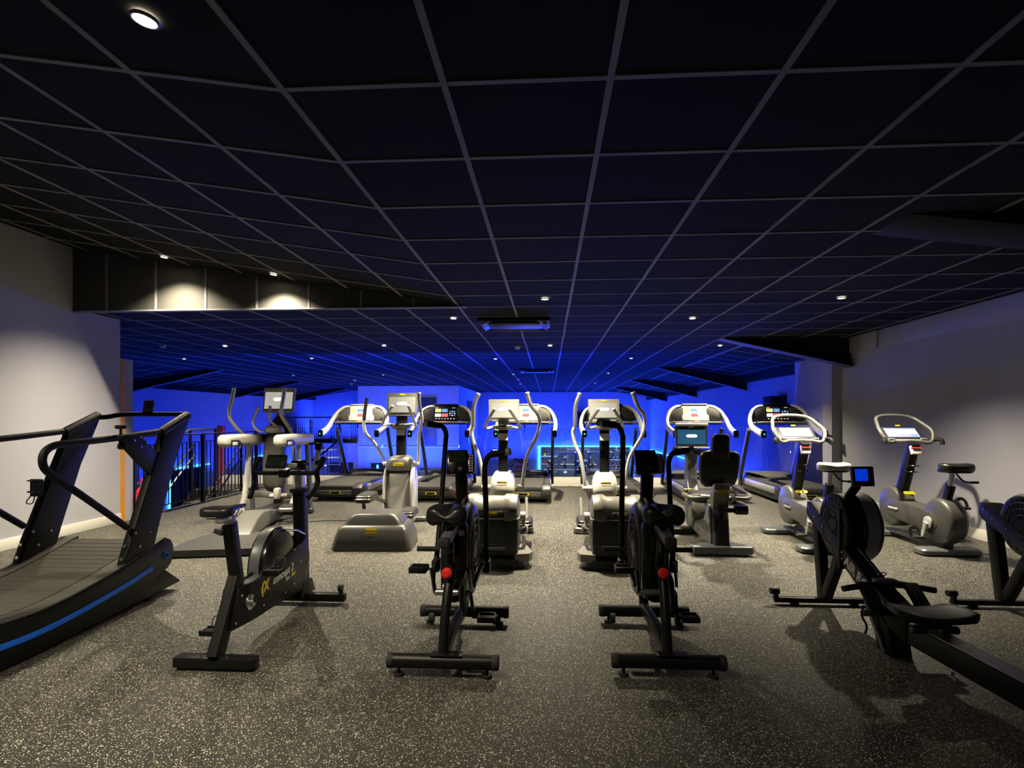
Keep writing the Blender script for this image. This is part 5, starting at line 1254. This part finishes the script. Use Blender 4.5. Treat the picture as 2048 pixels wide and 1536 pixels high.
t = thing('staircase', (-5.9, 9.9, 0), 0, 'steel staircase going down beyond the railing', 'staircase')
n = 14; rise, go = .2, .27
for i in range(n):
    b = MB(); b.box((0, -go*(i+.5), -rise*(i+1)), (.86, go+.02, .03)); b.build('tread', 'slate', t)
for s in (-1, 1):
    b = MB(); b.sweep([(s*.45, 0, -.12), (s*.45, -go*n, -.12-rise*n)], rr(.02, .24, .004)); b.build('stringer', 'clothdark', t)
    for h in (.82, .62):
        b = MB(); b.tube([(s*.45, .0, h), (s*.45, -go*n, h-rise*n)], .017, 10); b.build('handrail', 'clothdark' if h > .7 else 'slate', t)
    for k in range(0, n, 3):
        b = MB(); b.box((s*.45, -go*k-.05, .35-rise*k), (.03, .03, .96)); b.build('post', 'clothdark', t)
t = thing('landing_rail', (-6.43, 9.9, 0), 0, 'short dark handrail on the far side of the stair landing', 'railing')
b = MB(); b.tube([(0, -1.1, .75), (0, 0, 1.08), (0, .85, 1.08)], .02, 10); b.build('rail', 'slate', t)
for y in (.02, .8):
    b = MB(); b.box((0, y, .54), (.04, .04, 1.08)); b.build('post', 'clothdark', t)
o = MB().ends((-6.62, 11.06, ZB), (-6.50, 11.18, 1.14), bev=.006).build('steel_post', 'pink'); tag(o, 'dusky red steel post standing behind the stair railing', 'post')

gx = [-6.2, -4.72, -3.22, -1.72, -.22, 1.28, 2.78, 4.48]
names = ['at the stair landing', 'behind the left end treadmill', 'between the two left treadmills', 'behind the second treadmill', 'in the gap with the view of the lit doorway', 'behind the right drum elliptical', 'behind the last two treadmills']
for i in range(7):
    t = thing('glass_panel', ((gx[i]+gx[i+1])/2, YE+.075, 0), 0, 'clear glass balustrade panel '+names[i], 'glass panel', 'panels of the glass balustrade')
    w = gx[i+1]-gx[i]-.012
    b = MB(); b.box((0, 0, .635), (w, .012, .93)); b.build('pane', 'glass', t)
    b = MB(); b.box((0, 0, .168), (w, .03, .03)); b.build('channel', 'alu', t)
    b = MB(); b.box((0, 0, 1.102), (w, .014, .004)); b.build('polished_edge', 'slate', t)

o = MB().tube(cat([(.10, 10.80, .008), (.25, 10.72, .008), (.38, 10.79, .008), (.52, 10.74, .008), (.60, 10.80, .008)], 8), .006, 6).build('power_cable', 'rubber'); tag(o, 'thin black cable lying along the foot of the glass balustrade', 'cable')
o = MB().tube(cat([(-2.3, 7.0, .006), (-2.7, 7.05, .006), (-3.0, 6.95, .006), (-3.35, 6.95, .006)], 8), .005, 6).build('power_cable', 'rubber'); tag(o, 'thin black cable on the floor between the two left ellipticals', 'cable')

# ceiling things
def ac(loc, label, sc=1):
    t = thing('air_conditioner', loc, 0, label, 'air conditioner', 'ceiling cassette air conditioners'); t.scale = (sc, sc, sc)
    b = MB(); b.box((0, 0, -.02), (.88, .62, .04), bev=.01); b.build('cassette', 'black', t)
    b = MB(); b.box((0, 0, -.05), (.62, .40, .02), bev=.006); b.build('intake_grille', 'black', t)
    for s in (-1, 1):
        b = MB(); b.box((s*.37, 0, -.052), (.07, .5, .012), rot=(0, s*28, 0), bev=.003); b.build('air_flap', 'charcoal', t)
        b = MB(); b.box((0, s*.26, -.052), (.56, .06, .012), rot=(s*-28, 0, 0), bev=.003); b.build('air_flap', 'charcoal', t)
ac((-.42, 7.20, ZC-.01), 'black ceiling cassette air conditioner nearest the viewer')
ac((-.30, 14.7, ZC), 'small distant ceiling cassette air conditioner in line behind the nearer one')
SD = [(-6.45, 9.2, 'at the left above the hall'), (-.53, 9.75, 'in the middle of the ceiling'), (-6.2, 18.0, 'far away at the left'), (-.95, 17.9, 'far away in the middle')]
for x, y, w in SD:
    t = thing('smoke_detector', (x, y, ZC), 0, 'round white smoke detector '+w, 'smoke detector', 'white smoke detectors on the ceiling')
    b = MB(); b.cyl((0, 0, -.02), (0, 0, 0), .055, 20, bev=.004); b.build('base', 'white', t)
    b = MB(); b.cyl((0, 0, -.05), (0, 0, -.02), .04, 20, bev=.008); b.build('sensor_head', 'white', t)

P0 = 740.
DL = [(-.036, 5.826, 'above the left drum elliptical, first centre light', 1.0, 0), (2.943, 5.967, 'at the right above the upright bikes', .9, 0), (-1.151, 6.891, 'left of the air conditioner', 1.0, 0), (1.743, 7.076, 'right of the air conditioner', 1.0, 0),
      (-5.44, 9.326, 'left of the row over the treadmills, over the stair', .6, 0), (-2.748, 9.431, 'over the second treadmill', .8, 0), (.024, 9.608, 'over the third treadmill', .8, 0), (2.863, 9.789, 'over the fifth treadmill beside the roof haunch', .8, 0)]
for x, y, w, k, f in DL:
    downlight(x, y, ZC, 'small recessed downlight '+w, P0*k)
FL = [(-7.48, 11.33, 'far left of the hall, nearest row'), (-4.82, 11.40, 'second from the left in the nearest hall row'), (-1.09, 11.74, 'third from the left in the nearest hall row'), (1.68, 11.81, 'right end of the nearest hall row'),
      (-7.27, 15.92, 'far left of the second hall row'), (-4.65, 15.9, 'second in the second hall row'), (-.98, 15.95, 'third in the second hall row'), (1.62, 15.75, 'right end of the second hall row'),
      (-7.12, 20.34, 'far left of the last hall row'), (-4.59, 20.5, 'above the block wall'), (-1.03, 20.72, 'third in the last hall row'), (1.63, 20.29, 'right end of the last hall row')]
for x, y, w in FL:
    downlight(x, y, ZC, 'small distant downlight '+w, 14, far=True, size=120)
for x, y, w, k in ((-1.263, 1.72, 'closest to the viewer, upper left of the picture', .42), (-4.02, 5.76, 'at the left end of the black fascia', .8), (-2.88, 5.84, 'in the middle of the black fascia', .8)):
    downlight(x, y, ZC+SL*(XC-x)-.0, 'bright downlight in the rising ceiling '+w, P0*k, tilt=math.atan(SL))

# loudspeakers
def speaker(lo, hi, label):
    t = thing('loudspeaker', ((lo[0]+hi[0])/2, (lo[1]+hi[1])/2, lo[2]), 0, label, 'loudspeaker')
    d = [hi[i]-lo[i] for i in range(3)]
    b = MB(); b.box((0, 0, d[2]/2), d, bev=.01); b.build('cabinet', 'black', t)
    b = MB(); b.cyl((0, -d[1]/2-.004, d[2]*.38), (0, -d[1]/2, d[2]*.38), min(d[0], d[2])*.33, 24); b.build('woofer', 'rubber', t)
speaker((4.44, 11.75, 1.27), (VR, 12.2, 1.73), 'black loudspeaker on the blue lit wall at the right end of the row')
speaker((1.38, YW-.25, .83), (1.74, YW, 1.55), 'dark loudspeaker on the distant end wall left of the fourth treadmill console')

# doors
o = MB().ends((-4.86, 21.66, .20), (-4.28, 21.70, 2.06), bev=.003).build('door_1', 'slate'); struct(o, 'dark doorway high on the block wall')
o = MB().ends((BX, 23.9, .20), (BX+.03, 25.4, 2.0), bev=.003).build('door_2', 'slate'); struct(o, 'dark doorway on the side of the block')

# gallery railing
t = thing('gallery_railing', (-10.6, 21.95, .45), 0, 'far railing on the gallery under the corrugated wall', 'railing')
b = MB(); b.ends((0, -.02, .83), (3.2, .02, .88)); b.build('top_rail', 'clothdark', t)
for i in range(40):
    b = MB(); b.ends((.08*i+.02, -.008, 0), (.08*i+.04, .008, .83)); b.build('baluster', 'skirt' if 8 < i < 36 else 'clothdark', t)  # pale colour of the middle balusters stands for LED light on them

# spiral stair in the hall
t = thing('spiral_stair', (-6.35, 15.0, ZB), 0, 'distant spiral stair with a curved barred rail', 'staircase')
b = MB(); b.cyl((0, 0, 0), (0, 0, 4.05), .05, 16); b.build('newel_post', 'silver', t)
N = 16; topz = 3.2
hp = []
for i in range(N):
    a = R(60-24*i); z = topz-.2*i
    if z < .1: break
    b = MB(); b.rings([[Vector((.05*math.cos(a), .05*math.sin(a), z+d)), Vector((.75*math.cos(a-.22), .75*math.sin(a-.22), z+d)), Vector((.75*math.cos(a+.22), .75*math.sin(a+.22), z+d))] for d in (0, .03)]); b.build('tread', 'silver', t)
    for q in (-.14, .0, .14):
        b = MB(); x, y = .75*math.cos(a+q), .75*math.sin(a+q); b.tube([(x, y, z), (x, y, z+.9-.2*q/.42)], .01, 5); b.build('baluster', 'clothdark', t)
for i in range(N*4): 
    a = R(60-6*i+8); hp.append((.75*math.cos(a), .75*math.sin(a), topz+.92-.05*i))
b = MB(); b.tube(hp, .022, 8); b.build('handrail', 'clothdark', t)

# blue led strips round the openings
def led(name, pts, label, w=.05):
    b = MB()
    for a, c in zip(pts[:-1], pts[1:]): b.beam(a, c, w, w*.5, bev=.003)
    o = b.build('led_strip', 'led'); tag(o, label, 'led strip', 'blue led strips round the openings'); return o
led('a', [(-.45, YW-.06, ZB+.1), (-.45, YW-.06, -.07), (3.95, YW-.06, -.07), (3.95, YW-.06, ZB+.1)], 'glowing blue light strip framing the wide doorway in the end wall', .09)
led('b', [(VR-.04, 26.9, -.20), (VR-.04, 22.6, -.20), (VR-.04, 22.6, ZB+.1)], 'glowing blue strip on the right hall wall next to the end wall')
led('c', [(VR-.04, 21.3, -.12), (VR-.04, 19.0, -.12), (VR-.04, 19.0, ZB+.1)], 'glowing blue strip on the right hall wall behind the recumbent bike')
led('d', [(VR-.04, 15.2, -.12), (VR-.04, 13.4, -.12)], 'short glowing blue strip on the right hall wall behind the last treadmill')
led('e', [(VL+.04, 10.9, -.16), (VL+.04, 14.05, -.16), (VL+.04, 14.05, ZB+.1)], 'glowing blue strip on the left hall wall seen behind the fire extinguisher')
led('f', [(VL+.04, 15.5, ZB+.1), (VL+.04, 15.5, -.16), (VL+.04, 17.4, -.16)], 'glowing blue strip on the left hall wall seen through the bar railing')
led('g', [(VL+.04, 19.8, ZB+.1), (VL+.04, 19.8, -.12), (VL+.04, 21.3, -.12)], 'glowing blue strip on the left hall wall behind the shoulder housing elliptical')
led('h', [(-6.65, 21.95, ZB+.1), (-6.65, 21.95, -.55)], 'upright glowing blue strip inside the dark window below the block', .07)

# equipment in the lower hall
def rack(loc, label, w=1.2, d=1.1, h=2.3, hue=0, rz=0):
    t = thing('power_rack', loc, rz, label, 'gym rack', 'steel racks in the lower hall')
    for x in (-w/2, w/2):
        for y in (-d/2, d/2):
            b = MB(); b.box((x, y, h/2), (.07, .07, h)); b.build('upright_post', 'slate', t)
        b = MB(); b.box((x, 0, h-.04), (.06, d, .06)); b.box((x, 0, .06), (.06, d, .06)); b.build('side_rail', 'slate', t)
    b = MB(); b.box((0, -d/2, h-.04), (w, .06, .06)); b.box((0, d/2, h-.04), (w, .06, .06)); b.cyl((-w/2, 0, h-.08), (w/2, 0, h-.08), .018, 10); b.build('top_bar', 'slate', t)
    b = MB(); b.cyl((-w*.85, -d/2-.08, h*.62), (w*.85, -d/2-.08, h*.62), .014, 8); bar = b.build('barbell', 'chrome', t)
    cols = [['black', 'redpl', 'black'], ['yellowpl', 'black', 'blue'], ['black', 'black', 'redpl']][hue]
    for s in (-1, 1):
        for k, c in enumerate(cols):
            b = MB(); b.cyl((s*(w*.62+.05*k), -d/2-.08, h*.62), (s*(w*.62+.05*k+.035), -d/2-.08, h*.62), .21-.03*k, 18); b.build('weight_plate', c, bar)
        for k in range(4):
            b = MB(); b.cyl((s*(w/2+.03), d/2, .35+.45*k), (s*(w/2+.2), d/2, .35+.45*k), .16-.01*k, 14); b.build('stored_plate', ['black', 'alu', 'black', 'slate'][k], t)
    return t
rack((.8, 30.0, ZB), 'distant rack with weights in the left part of the blue framed doorway', hue=0)
rack((2.7, 30.4, ZB), 'distant rack with yellow and blue plates in the middle of the blue framed doorway', hue=1)
rack((1.7, 33.5, ZB), 'rear rack seen deep inside the blue framed doorway', hue=2)
rack((4.4, 32.4, ZB), 'rack at the right inside the blue framed doorway', hue=0)
rack((-3.4, 18.6, ZB), 'dark cable frame in the hall behind the second treadmill', w=1.7, d=.8, h=2.42, hue=2)
rack((3.6, 24.0, ZB), 'rack by the right hall wall beside the doorway strip', w=.9, h=1.9, hue=1)
rack((-6.3, 20.4, ZB), 'low rack in the hall behind the left elliptical', w=1.0, h=2.1, hue=0)
rack((-12.0, 16.4, ZB), 'dark rack inside the opening in the left hall wall', w=1.0, h=2.1, hue=2, rz=90)
rack((-12.0, 12.6, ZB), 'dark rack inside the left hall opening nearest the viewer', w=1.6, h=2.2, hue=0, rz=90)
rack((-12.0, 20.5, ZB), 'dark rack inside the farthest opening in the left hall wall', w=1.0, h=2.1, hue=2, rz=90)
for k, (x, y, lab) in enumerate(((-.1, 31.2, 'tiered rack of small weights at the left inside the blue framed doorway'), (3.55, 28.8, 'tiered rack of small weights at the right inside the blue framed doorway'))):
    t = thing('weight_rack', (x, y, ZB), 0, lab, 'gym rack')
    for sx in (-.6, .6):
        b = MB(); b.box((sx, 0, 1.05), (.06, .4, 2.1)); b.build('upright_post', 'slate', t)
    for q in range(5):
        b = MB(); b.box((0, 0, .3+.42*q), (1.2, .4, .04)); sh = b.build('shelf', 'silver', t)
        for w in range(6):
            b = MB(); b.cyl((-.48+.19*w, -.12, .40+.42*q), (-.48+.19*w, .12, .40+.42*q), .06+.01*(q % 2), 10); b.build('dumbbell', ['black', 'alu', 'redpl', 'black', 'yellowpl', 'slate'][(w+q*2+k) % 6], sh)
led('i', [(3.0, 31.5, ZB+.1), (3.0, 31.5, -.2)], 'upright glowing blue strip inside the blue framed doorway', .07)
led('j', [(-.2, 35.9, -.35), (5.5, 35.9, -.35)], 'level glowing blue strip at the back of the room behind the doorway', .06)
t = thing('accessory_rack', (-1.45, YW, -.75), 0, 'small wall rack of black rings over a red bag on the end wall', 'wall rack')
b = MB(); b.ends((-.5, -.03, -.02), (.5, 0, .02)); b.build('rail', 'slate', t)
for x, z in ((-.36, -.22), (-.12, -.02), (.12, -.04), (.36, -.2)):
    b = MB(); b.torus((x, -.10, z), (0, 1, 0), .085, .035, 20, 8); b.build('ring', 'black', t)
b = MB(); b.box((0, -.12, -.35), (.34, .2, .22), bev=.03); b.build('bag', 'redpl', t)
t = thing('wall_lamp', (-2.45, YW, -.30), 0, 'bright cold white wall lamp on the distant end wall', 'lamp')
b = MB(); b.box((0, -.05, 0), (.5, .1, .12), bev=.02); b.build('housing', 'silver', t)
b = MB(); b.box((0, -.105, 0), (.42, .02, .09), bev=.008); b.build('diffuser', mat('cold_lamp', (.8, .9, .9), .3, emit=(.45, .85, 1.), es=8.), t)

# =================================================================== light
def area(name, loc, size, power, col, rot):
    l = bpy.data.lights.new(name, 'AREA'); l.shape = 'RECTANGLE'; l.size, l.size_y = size; l.energy = power; l.color = col
    o = bpy.data.objects.new(name, l); COL.objects.link(o); o.location = loc; o.rotation_euler = [R(v) for v in rot]
    return o
BL = (.012, .04, 1.)
# blue fill of the hall (bars added clear of its walls, mostly shining up)
area('blue_fill_end', (.7, YW-1.0, -.6), (7.0, .12), 480, BL, (180-8, 0, 0))
area('blue_glow_end', (1.0, YW-.2, -.1), (6.0, .12), 480, BL, (-90-12, 0, 0))  # added, aimed at the viewer for blue spill on walls and machines
area('blue_fill_edge', (-2.2, YE+.38, -.14), (5.5, .12), 650, BL, (180+3, 0, 0))  # added bar hidden behind the upstand to spread blue evenly
area('blue_fill_block', (-5.4, 20.9, -.5), (3.7, .12), 300, BL, (180-12, 0, 0))
area('blue_fill_left', (VL+.6, 17.5, -.6), (.12, 9.0), 220, BL, (0, 180+15, 0))
area('blue_fill_right', (VR-.5, 19.0, -.6), (.12, 12.0), 350, BL, (0, 180-12, 0))
area('blue_fill_gallery', (-9.0, 24.8, .6), (3.0, .12), 200, BL, (180-20, 0, 0))
# pale light of the lower hall
area('hall_panel_light', (-4.5, 15, -.9), (3, 3), 60, (.6, .65, 1.), (90, 0, 0))
area('room_behind_light', (2, 32, .05), (5, 4), 420, (.4, .55, 1.), (0, 0, 0))
spot((-3.6, 1.72, ZC+SL*(XC+3.6)-.02), P0*.5)
spot((2.6, -.3, ZC-.02), 90)  # added spot out of view behind the viewer, lifts the right foreground

w = bpy.data.worlds.new('world'); S.world = w; w.use_nodes = True
w.node_tree.nodes['Background'].inputs[0].default_value = (.004, .005, .012, 1)
w.node_tree.nodes['Background'].inputs[1].default_value = .5

# =================================================================== camera
cam = bpy.data.cameras.new('camera'); co = bpy.data.objects.new('camera', cam); COL.objects.link(co)
cam.sensor_width = 36; cam.sensor_fit = 'HORIZONTAL'; cam.lens = 36*1146/2048
cam.shift_y = (835-768)/2048
co.location = (0, 0, 1.3); co.rotation_euler = (R(90), 0, R(3.65))
cam.clip_start = .05; cam.clip_end = 200
S.camera = co
S.view_settings.view_transform = 'Standard'; S.view_settings.look = 'None'
S.view_settings.gamma = 1; S.view_settings.exposure = 0.34; S.view_settings.use_curve_mapping = False
S.cycles.use_denoising = True
S.cycles.max_bounces = 6; S.cycles.diffuse_bounces = 3; S.cycles.glossy_bounces = 3; S.cycles.transparent_max_bounces = 12
S.cycles.sample_clamp_indirect = 4; S.cycles.caustics_reflective = False; S.cycles.caustics_refractive = False
